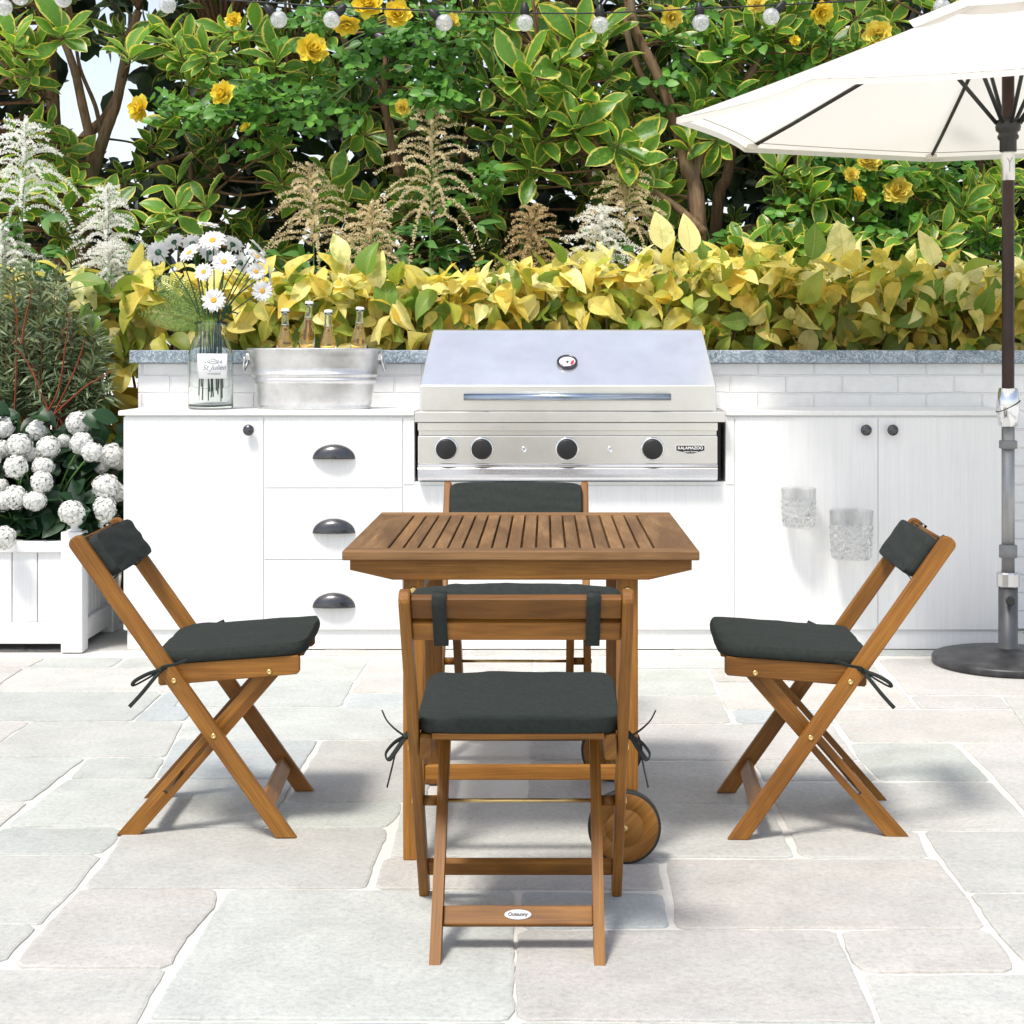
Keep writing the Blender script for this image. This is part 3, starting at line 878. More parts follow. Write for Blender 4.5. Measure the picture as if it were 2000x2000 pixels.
def make_kitchen():
    k = empty('kitchen_unit', 'long white timber outdoor kitchen cabinet built round the steel grill', 'cabinet', (0, 0, 0))
    ct = .957; cth = .020
    fx = lambda p: PX(p, DF); fz = lambda p: PZ(p, DF)
    xl, xr = fx(233), fx(1917)
    gx0, gx1, gz = fx(782), fx(1369), fz(909)
    pl = fz(1190)
    poly = [(xl + .004, pl), (xr - .004, pl), (xr - .004, ct - cth - .001), (gx1, ct - cth - .001), (gx1, gz), (gx0, gz), (gx0, ct - cth - .001), (xl + .004, ct - cth - .001)]
    m = MB(); m.prism(poly, XZ, DF + .0052, 6.925, bev=0); m.build('carcass', WHITE_PAINT, k)
    m = MB(); m.box(xl + .012, xr - .012, DF + .012, 6.92, 0, pl - .0005, .002); m.build('plinth', WHITE_PAINT, k)
    for a, b in ((fx(224), gx0 - .0), (gx1, fx(1926))):
        m = MB(); m.box(a, b, DF - .012, 6.9285, ct - cth, ct, .004); m.build('counter_top', WHITE_PAINT, k)

    def front(name, p0, p1, q0, q1, t=.005):
        m = MB(); m.box(fx(p0), fx(p1), DF, DF + t, fz(q1), fz(q0), .0018, axis=(0, 0, 1)); return m.build(name, WHITE_PAINT, k)

    def knob(par, px, py):
        m = MB(); m.lathe([(.006, 0), (.006, .012), (.010, .016), (.0205, .020), (.0225, .027), (.019, .034), (.010, .038), (.001, .039)], 28, at_axis((fx(px), DF, fz(py)), (0, -1, 0))); m.build('knob', GUN, par)

    def cup(par, px, py):
        # half-dome cup pull, open underneath
        w, hh, dp = .086, .058, .034
        c = Vector((fx(px), DF, fz(py) - .027)); vs = []; fs = []; na, nb = 24, 8
        for j in range(nb + 1):
            b = PI / 2 * j / nb
            for i in range(na + 1):
                a = PI * i / na
                vs.append(c + Vector((math.cos(a) * w * math.cos(b * .999), -math.sin(b) * dp, math.sin(a) * hh * math.cos(b) ** .8)))
        for j in range(nb):
            for i in range(na):
                fs.append((j * (na + 1) + i, j * (na + 1) + i + 1, (j + 1) * (na + 1) + i + 1, (j + 1) * (na + 1) + i))
        m = MB(); m.add(vs, fs, smooth=True)
        o = m.build('cup_pull', GUN, par); md = o.modifiers.new('thick', 'SOLIDIFY'); md.thickness = .002

    d = front('door', 233, 496.5, 787, 1188); knob(d, 471, 811)
    for q0, q1, py in ((787, 920, 853), (922, 1055, 993), (1057, 1188, 1133)):
        d = front('drawer', 498.5, 759, q0, q1); cup(d, 630, py)
    front('filler_panel', 761, 781.5, 787, 914)
    front('lower_panel', 761, 1385, 916.5, 1188)
    front('filler_panel', 1369.5, 1385, 787, 914)
    d = front('door', 1387, 1655.5, 787, 1188); knob(d, 1632, 811)
    d = front('door', 1657.5, 1914, 787, 1188); knob(d, 1682, 811)
    return ct


CT = make_kitchen()


def make_grill():
    dg = 6.435
    fx = lambda p, d=dg: PX(p, d); fz = lambda p, d=dg: PZ(p, d)
    g = empty('built_in_grill', 'large stainless steel built in barbecue grill with sloping lid and black knobs', 'grill', (0, 0, 0))
    x0, x1 = fx(789), fx(1353)
    # firebox behind the fascia
    m = MB(); m.box(fx(783) + .012, fx(1368) - .012, dg + .05, 6.90, fz(905), fz(797), .002); m.build('firebox', DARKGAP, g)
    # shelf band
    m = MB(); m.box(fx(783.5), fx(1367.5), dg - .03, 6.9, fz(796) , fz(776), .003); m.build('shelf_band', STEEL, g)
    # fascia: upper strip, recess, control face
    m = MB(); m.box(x0, x1, dg - .022, dg + .05, fz(812), fz(797), .002); m.build('fascia_strip', STEEL, g)
    m = MB(); m.box(x0 + .002, x1 - .002, dg + .004, dg + .05, fz(822), fz(812.3), .001); m.build('fascia_recess', STEEL, g)
    m = MB(); m.box(x0, x1, dg - .012, dg + .05, fz(875), fz(822.3), .003); pn = m.build('control_panel', STEEL, g)
    yf = dg - .012
    for px in (842, 909, 1070, 1231):
        M = at_axis((fx(px, yf), yf, fz(847, yf)), (0, -1, 0))
        m = MB(); m.lathe([(.0475, 0), (.0475, .003), (.044, .006), (.041, .006)], 40, M); b = m.build('knob', CHROME, pn)
        m = MB(); m.lathe([(.0405, .002), (.0405, .020), (.038, .026), (.034, .028), (.001, .028)], 40, M); m.build('knob_cap', BLACK, b)
    for px in (989, 1151):
        m = MB(); m.lathe([(.012, 0), (.012, .002), (.010, .004), (.009, .0025), (.001, .0025)], 24, at_axis((fx(px, yf), yf, fz(848, yf)), (0, -1, 0))); m.build('button', CHROME, pn)
    # name badge
    bx, bz = fx(1302.5, yf), fz(848, yf); w, h = .056, .0175
    poly = [(-w, h * .9), (w, h * .9), (w, -.2 * h), (w * .55, -.55 * h), (.2 * w, -.9 * h), (-.2 * w, -.9 * h), (-w * .55, -.55 * h), (-w, -.2 * h)]
    m = MB(); m.prism([(bx + a * 1.035, bz + b * 1.12) for a, b in poly], XZ, yf, yf - .0016, bev=0); bo = m.build('badge', PAPER, pn)
    m = MB(); m.prism([(bx + a, bz + b) for a, b in poly], XZ, yf - .0012, yf - .0028, bev=0); m.build('badge_plate', BLACK, bo)
    Mt = Matrix.Translation((bx, yf - .0032, bz + .0056)) @ Matrix.Rotation(PI / 2, 4, 'X')
    text_mesh('lettering', 'KALAMAZOO', .0162, PAPER, bo, Mt, extrude=.0003, bold=.0003)
    Mt = Matrix.Translation((bx, yf - .0032, bz - .0085)) @ Matrix.Rotation(PI / 2, 4, 'X')
    text_mesh('lettering', 'Outdoor Gourmet', .0075, PAPER, bo, Mt, shear=.3, extrude=.0003, bold=.0001)
    # trim lip and drip tray front
    m = MB(); m.box(x0, x1, dg - .016, dg + .05, fz(881), fz(875.4), .002); m.build('trim_lip', CHROME, g)
    z0, z1 = fz(907), fz(882); prof = []
    for i in range(9):
        a = PI / 2 * i / 8; prof.append((dg - .002 - .022 * math.cos(a) if i else dg - .024, z0 + (z1 - z0) * (0.0 + .0) + (z1 - z0) * math.sin(a) * 0))
    poly = [(dg + .05, z0), (dg + .002, z0), (dg - .010, z0 + .005), (dg - .017, z0 + .014), (dg - .020, z0 + .026), (dg - .020, z1 - .004), (dg - .017, z1), (dg + .05, z1)]
    m = MB(); m.prism(poly, lambda a, b, t: (t, a, b), x0, x1, bev=0); m.build('drip_tray', STEEL_B, g)
    # lid: side profile swept across, narrowing towards the top
    zb, zk, zt = fz(774.5) , fz(727, 6.41), PZ(622, 6.72)
    yl = 6.412
    xk0, xk1 = PX(791, yl), PX(1352, yl)
    xt0, xt1 = PX(816, 6.70), PX(1326, 6.70)
    prof = [(yl, zb, 0), (yl, zk - .003, 0), (yl + .002, zk, 0.01), (6.69, zt - .012, .97), (6.70, zt - .004, 1), (6.715, zt, 1), (6.86, zt, 1), (6.875, zt - .012, 1), (6.88, zb, .2)]
    n = len(prof)
    vs = []
    for s in (0, 1):
        for y, z, f in prof:
            xa = xk0 * (1 - f) + xt0 * f; xb = xk1 * (1 - f) + xt1 * f
            vs.append((xa if s == 0 else xb, y, z))
    fs = [(i, (i + 1) % n, n + (i + 1) % n, n + i) for i in range(n)] + [tuple(reversed(range(n))), tuple(range(n, 2 * n))]
    bm = bmesh.new(); bv = [bm.verts.new(v) for v in vs]
    for f in fs: bm.faces.new([bv[i] for i in f])
    bmesh.ops.recalc_face_normals(bm, faces=bm.faces)
    side = [e for e in bm.edges if sum(1 for f in e.link_faces if len(f.verts) > 4) == 1]
    bmesh.ops.bevel(bm, geom=side, offset=.008, segments=3, affect='EDGES', profile=.5)
    m = MB(); m.from_bm(bm); lid = m.build('lid', [SKYLIT_STEEL, STEEL], g)
    for pf in lid.data.polygons:
        if pf.normal.y < -.97: pf.material_index = 1  # front face keeps plain steel, without the painted sky tone
    # handle on two brackets
    hz = fz(749, 6.36); hy = 6.36
    m = MB(); m.tube([(PX(875, hy), hy, hz), (PX(1266, hy), hy, hz)], .0135, 20); hd = m.build('handle', m_steel('blue_grey_steel', (.36, .42, .52), .2), lid)
    for px in (910, 1231):
        m = MB(); m.tube([(PX(px, hy), hy + .006, hz), (PX(px, hy), yl + .002, hz)], .008, 12); m.build('bracket', CHROME, hd)
    # thermometer on the slope
    yc = 6.4145 + (6.69 - 6.414) * .40; t_ = .40
    a = Vector((0, 6.414, zk)); b = Vector((0, 6.69, zt - .012)); sl = (b - a).normalized(); nn = Vector((0, -sl.z, sl.y))
    c = a.lerp(b, .405); c.x = PX(1070, c.y)
    M = Matrix.Translation(c) @ Matrix(((1, 0, 0), (0, sl.y, nn.y), (0, sl.z, nn.z))).to_4x4()
    m = MB(); m.lathe([(.042, -.004), (.042, .010), (.040, .014), (.036, .016), (.033, .013), (.033, .008)], 44, M, cap1=False); th = m.build('thermometer', GUN, lid)
    m = MB(); m.lathe([(.0335, .006), (.0335, .0085)], 44, M); m.build('dial', PAPER, th)
    red = m_plain('red_mark', (.55, .02, .03), .5)
    m = MB()
    arc = [(.028 * math.cos(t), .028 * math.sin(t)) for t in np.linspace(-.9, .35, 10)] + [(.016 * math.cos(t), .016 * math.sin(t)) for t in np.linspace(.35, -.9, 10)]
    m.add([M @ Vector((p, q, .0090)) for p, q in arc], [tuple(range(20))]); m.build('red_zone', red, th)
    m = MB()
    for j in range(9):
        t = PI * 1.25 - j * PI * 1.5 / 8
        p0 = M @ Vector((.024 * math.cos(t), .024 * math.sin(t), .0096)); p1 = M @ Vector((.029 * math.cos(t), .029 * math.sin(t), .0096))
        m.tube([p0, p1], .0009, 4)
    m.tube([M @ Vector((0, -.012, .0105)), M @ Vector((0, .012, .0105))], [.0032, .001], 6)
    m.tube([M @ Vector((-.008, 0, .0105)), M @ Vector((.008, 0, .0105))], .0014, 6); m.build('scale_marks', BLACK, th)


make_grill()

# ---------------------------------------------------------------- things on the counter and door
def make_vase():
    d = 6.64; cx = PX(397.5, d); r = PX(439.5, d) - cx
    v = empty('glass_vase', 'tall clear glass bottle vase with white paper label on the counter', 'vase', (cx, d, CT + .0006))
    hz = lambda py: PZ(py, d) - CT
    zs, zn, zt = hz(668), hz(636), hz(607)
    prof = [(.001, .0), (r - .006, 0), (r, .006), (r, zs), (r * .97, zs + .012), (r * .80, zn - .012), (r * .70, zn), (r * .68, zt - .02), (r * .76, zt - .006), (r * .76, zt),
            (r * .70, zt), (r * .63, zt - .02), (r * .65, zn), (r * .75, zn - .014), (r * .92, zs + .01), (r - .005, zs - .004), (r - .005, .022), (r - .012, .016), (.001, .014)]
    m = MB(); m.lathe(prof, 56, cap0=False, cap1=False); vo = m.build('vessel', GLASS, v)
    # paper label wrapped round the front
    a0, a1 = -PI / 2 + math.asin(max(-1, (381 - 397.5) / 42.0)), -PI / 2 + math.asin(min(1, .93))
    a0, a1 = -PI / 2 - .40, -PI / 2 + 1.02
    z0, z1 = hz(714), hz(667.5)
    vs = []; fs = []; n = 20
    for i in range(n + 1):
        a = a0 + (a1 - a0) * i / n
        for z in (z0, z1): vs.append(((r + .0012) * math.cos(a), (r + .0012) * math.sin(a), z))
    for i in range(n): fs.append((2 * i, 2 * i + 2, 2 * i + 3, 2 * i + 1))
    m = MB(); m.add(vs, fs, smooth=True); lb = m.build('label', PAPER, v); md = lb.modifiers.new('t', 'SOLIDIFY'); md.thickness = .0008; md.offset = 1
    # border, crest and writing curve with the glass
    am = (a0 + a1) / 2; zc = (z0 + z1) / 2; ww = (a1 - a0) * r; hh = z1 - z0
    def wrap(o):
        for vv in o.data.vertices:
            x, y, z = vv.co; a = am + x / r; rr = r + .0026 + z
            vv.co = (rr * math.cos(a), rr * math.sin(a), zc + y)
    I4 = Matrix.Identity(4)
    wrap(text_mesh('lettering', 'St Julien', .030, INK, lb, Matrix.Translation((.004, -.006, 0)), shear=.45, extrude=.0002))
    wrap(text_mesh('lettering', 'WINERIE', .0125, INK, lb, Matrix.Translation((.004, -.032, 0)), extrude=.0002, spacing=1.1))
    m = MB()
    fr = lambda pts, wd: m.tube([Vector((x, y, 0)) for x, y in pts], wd, 4)
    fr([(-.017, .012), (-.012, .022), (-.02, .026), (-.024, .018), (-.014, .014), (0, .011), (.014, .014), (.024, .018), (.02, .026), (.012, .022), (.017, .012)], .0011)
    fr([(-.008, .02), (-.008, .032), (-.003, .027), (0, .036), (.003, .027), (.008, .032), (.008, .02), (-.008, .02)], .0011)
    fr([(-.03, .012), (-.036, .018), (-.034, .024), (-.028, .02), (-.03, .012)], .001); fr([(.03, .012), (.036, .018), (.034, .024), (.028, .02), (.03, .012)], .001)
    b = ww / 2 - .003; c = hh / 2 - .003
    fr([(-b, -c), (b, -c), (b, c), (-b, c), (-b, -c)], .0007)
    o = m.build('crest', INK, lb); wrap(o)
    return Vector((cx, d, CT)), r, zt


VC, VR, VT = make_vase()


def leaf_batch(name, mat, Pn, D, Nn, L, W, shape='ovate', bend=.25, fold=.18, parent=None, nl=7, nw=5, colr=None, wave=.0, mats=None):
    """many leaves of one plant in one mesh: positions, directions, normals, lengths, widths"""
    Pn = np.asarray(Pn, float); N = len(Pn); D = np.asarray(D, float); Nn = np.asarray(Nn, float)
    D = D / np.linalg.norm(D, axis=1, keepdims=True)
    Nn = Nn - D * np.sum(D * Nn, 1, keepdims=True); Nn = Nn / np.maximum(np.linalg.norm(Nn, axis=1, keepdims=True), 1e-6)
    X = np.cross(D, Nn)
    L = np.broadcast_to(L, N).astype(float); W = np.broadcast_to(W, N).astype(float)
    v = np.linspace(0, 1, nl); u = np.linspace(-1, 1, nw)
    if shape == 'obovate': w = np.sin(PI * np.clip(v, 0, 1) ** 1.35) ** .85
    elif shape == 'lance': w = np.sin(PI * v ** .8) ** 1.15
    elif shape == 'round': w = np.sin(PI * v ** .9) ** .62
    else: w = np.sin(PI * v ** .78) ** .9
    w = np.maximum(w, .02); w[0] = .06
    bb = (bend * RNG.uniform(.2, 1.6, N)) if np.isscalar(bend) else bend
    ff = fold * RNG.uniform(.3, 1.5, N)
    tw = RNG.normal(0, .25, N); cs = RNG.normal(0, .10, N)
    Vg, Ug = np.meshgrid(v, u, indexing='ij'); Wg = np.repeat(w[:, None], nw, 1)
    x = (Ug * Wg * .5)[None] * W[:, None, None] + (cs[:, None, None] * (Vg ** 2)[None] * L[:, None, None])
    th = tw[:, None, None] * Vg[None]
    y = (Vg - 0)[None] * L[:, None, None] * (1 - .12 * bb[:, None, None] * Vg[None] ** 2)
    z = -bb[:, None, None] * (Vg ** 2)[None] * L[:, None, None] + ff[:, None, None] * np.abs(Ug * Wg)[None] * W[:, None, None] * .5
    if wave: z = z + wave * W[:, None, None] * np.sin(Vg * 11 + Ug * 2)[None] * np.abs(Ug)[None] * RNG.uniform(-1, 1, N)[:, None, None]
    x2 = x * np.cos(th) - z * np.sin(th); z2 = x * np.sin(th) + z * np.cos(th)
    co = Pn[:, None, None] + x2[..., None] * X[:, None, None] + y[..., None] * D[:, None, None] + z2[..., None] * Nn[:, None, None]
    K = nl * nw
    idx = np.arange(K).reshape(nl, nw)
    q = np.stack([idx[:-1, :-1], idx[:-1, 1:], idx[1:, 1:], idx[1:, :-1]], -1).reshape(-1, 4)
    faces = (q[None] + (np.arange(N) * K)[:, None, None]).reshape(-1, 4)
    me = bpy.data.meshes.new(name)
    me.vertices.add(N * K); me.vertices.foreach_set('co', co.reshape(-1).astype(np.float32))
    nf = len(faces)
    me.loops.add(nf * 4); me.loops.foreach_set('vertex_index', faces.ravel().astype(np.int32))
    me.polygons.add(nf); me.polygons.foreach_set('loop_start', np.arange(0, nf * 4, 4, dtype=np.int32))
    me.update(calc_edges=True)
    me.polygons.foreach_set('use_smooth', np.ones(nf, bool))
    uvv = np.stack([(Ug + 1) / 2, Vg], -1).reshape(K, 2)
    ul = me.uv_layers.new(name='UVMap'); ul.data.foreach_set('uv', uvv[faces.ravel() % K].astype(np.float32).ravel())
    c = np.ones((N, 4), np.float32)
    if colr is None: c[:, :3] = RNG.random((N, 3)); c[:, 2] = 0
    else: c[:, :3] = colr
    ca = me.color_attributes.new('leafcol', 'FLOAT_COLOR', 'POINT'); ca.data.foreach_set('color', np.repeat(c, K, 0).ravel())
    me.materials.append(mat)
    return link(name, me, parent)


def unit(v): return v / np.maximum(np.linalg.norm(v, axis=-1, keepdims=True), 1e-9)


def daisy(px, py, rad, nrm, label, dd=0.0):
    d = VC.y + dd
    c = P(px, py, d); R_ = rad * d / F
    n = Vector(nrm).normalized()
    t = empty('daisy', label, 'flower', c, 0, 'white daisies in the glass vase')
    a = n.orthogonal().normalized(); b = n.cross(a)
    N = 34; ang = np.arange(N) * 2 * PI / 17 + RNG.normal(0, .05, N)
    A = np.array(a); B = np.array(b); NN = np.array(n)
    D = np.cos(ang)[:, None] * A + np.sin(ang)[:, None] * B + NN * np.where(np.arange(N) < 17, .10, .26)[:, None]
    leaf_batch('petal_ring', PET_W, D * R_ * .14, D, np.tile(NN, (N, 1)), R_ * np.where(np.arange(N) < 17, .88, .74), R_ * .30, 'obovate', .10, .35, t, 5, 3)
    m = MB(); M = at_axis((0, 0, 0), n)
    m.lathe([(R_ * .24, R_ * .02), (R_ * .23, R_ * .10), (R_ * .14, R_ * .13), (R_ * .04, R_ * .10)], 16, M); m.build('centre', DAISY_C, t)
    m = MB(); m.lathe([(R_ * .05, -R_ * .34), (R_ * .12, -R_ * .2), (R_ * .26, -R_ * .03), (R_ * .26, R_ * .02)], 14, M); m.build('calyx', DSTEM, t)
    # stem down into the vase
    x = (c.x - VC.x); e = Vector((VC.x + max(-.045, min(.045, x * .22 + random.uniform(-.02, .02))), VC.y + random.uniform(-.03, .03), CT + random.uniform(.03, .09))) - c
    mid = Vector((VC.x + max(-.04, min(.04, x * .3)), VC.y + random.uniform(-.02, .02), CT + VT)) - c
    s0 = -n * R_ * .3
    pts = []
    for i in range(9):
        q = i / 8; pts.append(s0 * (1 - q) ** 2 + (s0 - n * .05 + Vector((mid.x * .55, mid.y * .5, mid.z * .45))) * 2 * q * (1 - q) + mid * q * q)
    pts.append(e)
    m = MB(); m.tube(pts, .0028, 6); m.build('stem', DSTEM, t)


DZ = lambda x, y: ((270 + .1553 * x) * .966, (420 + .1553 * y) * .966)
for (x, y, r, n, lb, dd) in [
    (935, 325, 182, (0, -.75, .65), 'large open white daisy at top centre of the bouquet', -.03),
    (1080, 592, 166, (.05, -.9, .42), 'open white daisy facing out in the middle of the bouquet', -.07),
    (825, 718, 132, (-.1, -.9, .35), 'open white daisy left of the middle, above the lowest one', -.06),
    (950, 1075, 162, (0, -.95, .25), 'lowest open white daisy just above the vase neck', -.09),
    (1480, 712, 128, (.35, -.9, .2), 'open white daisy on the right side, above the big right one', -.03),
    (1560, 955, 142, (.3, -.95, .05), 'open white daisy lowest on the right side of the bouquet', -.05),
    (650, 480, 165, (-.5, -.6, .65), 'white daisy tilted left beneath the top centre daisy', -.02),
    (1490, 530, 165, (.62, -.28, .73), 'white daisy seen from the side at the right, second from top', 0),
    (1500, 410, 150, (.72, .1, .70), 'white daisy seen edge on, topmost on the right', .03),
    (880, 130, 145, (.22, -.15, .97), 'white daisy seen edge on at the very top of the bouquet', .02),
    (250, 470, 165, (-.62, .72, .3), 'white daisy seen from behind at the far left tip', .03),
    (450, 340, 140, (-.5, .6, .62), 'white daisy turned away, second from the left tip', .06),
    (680, 360, 140, (-.2, .85, .48), 'white daisy turned away behind the tilted left one', .08),
    (890, 470, 135, (0, .85, .5), 'white daisy turned away behind the centre stems', .09),
    (1190, 370, 150, (.3, .62, .7), 'white daisy turned away right of the top centre one', .07),
    (1290, 600, 150, (.6, .7, .25), 'white daisy turned away in the shade right of the middle', .08),
    (1640, 760, 140, (.95, .25, .1), 'white daisy seen edge on at the right outer side', .03),
    (1250, 1240, 60, (.75, .2, -.6), 'small drooping white daisy low on the right by the vase', .03)]:
    q = DZ(x, y); daisy(q[0], q[1], r * .1553 * .966, n, lb, dd)


def fern(pts, label, W0=.07):
    """a frond: rachis with leaflets that shorten to the tip"""
    pts = [Vector(p) for p in pts]
    t = empty('fern_frond', label, 'fern', pts[0], 0, 'green fern fronds in the vase')
    o = pts[0]; fine = []
    n = 26
    for i in range(n + 1):
        q = i / n; a, b, c = pts
        fine.append(a * (1 - q) ** 2 + b * 2 * q * (1 - q) + c * q * q - o)
    m = MB(); m.tube(fine, [.0022 * (1 - i / n) + .0006 for i in range(n + 1)], 5); m.build('rachis', GREENSTEM, t)
    Pn = []; D = []; Nn = []; Ls = []
    for i in range(3, n + 1):
        T = (fine[i] - fine[i - 1]).normalized(); side = T.cross(Vector((0, -1, .35))).normalized(); nn = side.cross(T)
        q = i / n; l = W0 * math.sin(PI * min(1, .12 + q * .86)) ** .8
        for s in (-1, 1):
            dr = (side * s + T * .55).normalized(); m_ = 7
            for j in range(1, m_):       # pinnules
                base = fine[i] + dr * l * j / m_
                for s2 in (-1, 1):
                    Pn.append(base); D.append(dr.cross(nn) * s2 + dr * .5); Nn.append(nn); Ls.append(l * .26 * (1 - j / m_ * .7))
    leaf_batch('leaflets', LF, np.array([tuple(p) for p in Pn]), np.array([tuple(p) for p in D]), np.array([tuple(p) for p in Nn]), np.array(Ls), np.array(Ls) * .55, 'lance', .1, .1, t, 4, 3)


vz = VC.z + VT
fern([(VC.x - .02, VC.y, vz - .05), P(370, 560, VC.y), P(285, 520, VC.y + .02)], 'upper fern frond reaching left from the vase', .085)
fern([(VC.x - .02, VC.y - .01, vz - .05), P(365, 590, VC.y - .02), P(262, 592, VC.y - .02)], 'lower pale fern frond reaching left from the vase', .08)
fern([(VC.x + .0, VC.y - .02, vz - .02), P(393, 575, VC.y - .08), P(395, 632, VC.y - .115)], 'short fern frond hanging over the front of the vase neck', .045)


def make_bucket():
    d = 6.67; cx = PX(593.5, d)
    t = empty('ice_bucket', 'oval galvanised metal ice bucket on the counter beside the vase', 'bucket', (cx, d, CT + .0006))
    rt, rb = PX(719, d) - cx, PX(699, d) - cx; hh = PZ(657, d) - CT; k = .50
    rad = lambda z: rb + (rt - rb) * z / hh
    prof = [(.001, .006), (rb - .006, .006), (rb + .002, 0), (rb + .004, .006), (rb + .001, .012)]
    for z in (.02, .06, .10): prof.append((rad(z), z))
    for zc in (.118, .142):
        for j in range(7):
            a = PI * j / 6; prof.append((rad(zc) + .005 * math.sin(a), zc - .006 * math.cos(a)))
    prof += [(rad(.17), .17), (rad(.21), .21), (rt - .002, hh - .012), (rt + .004, hh - .008), (rt + .006, hh - .003), (rt + .003, hh), (rt - .003, hh - .002), (rt - .006, hh - .02), (rb - .002, .05), (.001, .045)]
    m = MB(); m.lathe(prof, 80, cap0=False, cap1=False, sx=1, sy=k); m.build('tub', ZINC, t)
    for s in (-1, 1):
        x = s * (rt - .004); m = MB()
        m.box(x - .012, x + .012, -.02, .02, hh - .05, hh - .022, .004); br = m.build('handle_lug', ZINC, t)
        pts = [(x + s * (.010 + .016 * math.sin(a) ** 1 * .6), -.045 * math.cos(a), hh - .036 - .055 * math.sin(a)) for a in np.linspace(0, PI, 15)]
        pts = [(x + s * .010, .045, hh - .036)] + pts[::-1] + [(x + s * .010, -.045, hh - .036), (x + s * .010, .045, hh - .036)]
        m = MB(); m.tube(pts[1:-1], .0045, 8); m.build('ring_handle', ZINC, br)
    # ice: a heap of cubes up to the rim, inside the tub
    rr = random.Random(3); ice = m_glass('ice', (.98, .99, 1.0), .12, 1.31)
    vs = []; fs = []; nx, ny = 36, 14
    for j in range(ny + 1):
        for i in range(nx + 1):
            a = -1 + 2 * i / nx; b = -1 + 2 * j / ny
            xx = a * math.sqrt(1 - b * b / 2) * (rt - .016); yy = b * math.sqrt(1 - a * a / 2) * (rt - .016) * k
            vs.append((cx + xx, d + yy, CT + hh - .012 + rr.uniform(-.012, .013)))
    for j in range(ny):
        for i in range(nx): fs.append((j * (nx + 1) + i, j * (nx + 1) + i + 1, (j + 1) * (nx + 1) + i + 1, (j + 1) * (nx + 1) + i))
    m = MB(); m.add(vs, fs); o = m.build('ice', m_plain('crushed_ice', (.82, .84, .86), .25, 0, .1, 60)); tag(o, 'heap of crushed ice filling the metal bucket up to the rim', 'ice', kind='stuff')
    return cx, d, hh


BX, BD, BH = make_bucket()


def make_bottle(x, ytop, dy, lean, label):
    zt = PZ(ytop, BD + dy); xx = PX(x, BD + dy); z0 = zt - .245
    t = empty('beer_bottle', label, 'bottle', (xx, BD + dy, z0), 0, 'clear beer bottles in the ice bucket')
    t.rotation_euler = (0, lean, 0)
    out = [(.001, 0), (.030, 0), (.033, .004), (.033, .105), (.031, .122), (.024, .145), (.0185, .165), (.0158, .190), (.0142, .215), (.0142, .226), (.0162, .229), (.0162, .236), (.0140, .238)]
    inn = [(.0115, .238), (.0118, .215), (.0134, .190), (.0160, .165), (.0212, .145), (.028, .122), (.0300, .105), (.0300, .012), (.001, .009)]
    m = MB(); m.lathe(out + inn, 28, cap0=False, cap1=False); m.build('glass', GLASS, t)
    fill = [(.001, .0100), (.0285, .013), (.0296, .02), (.0296, .105), (.0277, .122), (.0209, .145), (.0157, .165), (.0140, .180), (.001, .180)]
    m = MB(); m.lathe(fill, 28, cap0=False, cap1=False); m.build('beer', BEER, t)
    m = MB(); m.lathe([(.0172, .2365), (.0176, .239), (.0170, .246), (.0140, .2485), (.001, .249)], 28); m.build('cap', PAPER, t)
    m = MB(); m.lathe([(.0139, .1802), (.0138, .184), (.001, .184)], 24); m.build('foam', PAPER, t)


for (zx, zy, dy, ln, lb) in ((943, 195, .0, .02, 'leftmost beer bottle standing in the ice bucket'),
                             (1130, 130, .03, .06, 'tallest beer bottle, second from left in the ice bucket'),
                             (1323, 205, -.03, .0, 'lowest beer bottle, third from left in the ice bucket'),
                             (1575, 180, .0, .04, 'rightmost beer bottle in the ice bucket')):
    make_bottle((340 + .2277 * zx) * .966, (560 + .2277 * zy) * .966, dy, ln, lb)


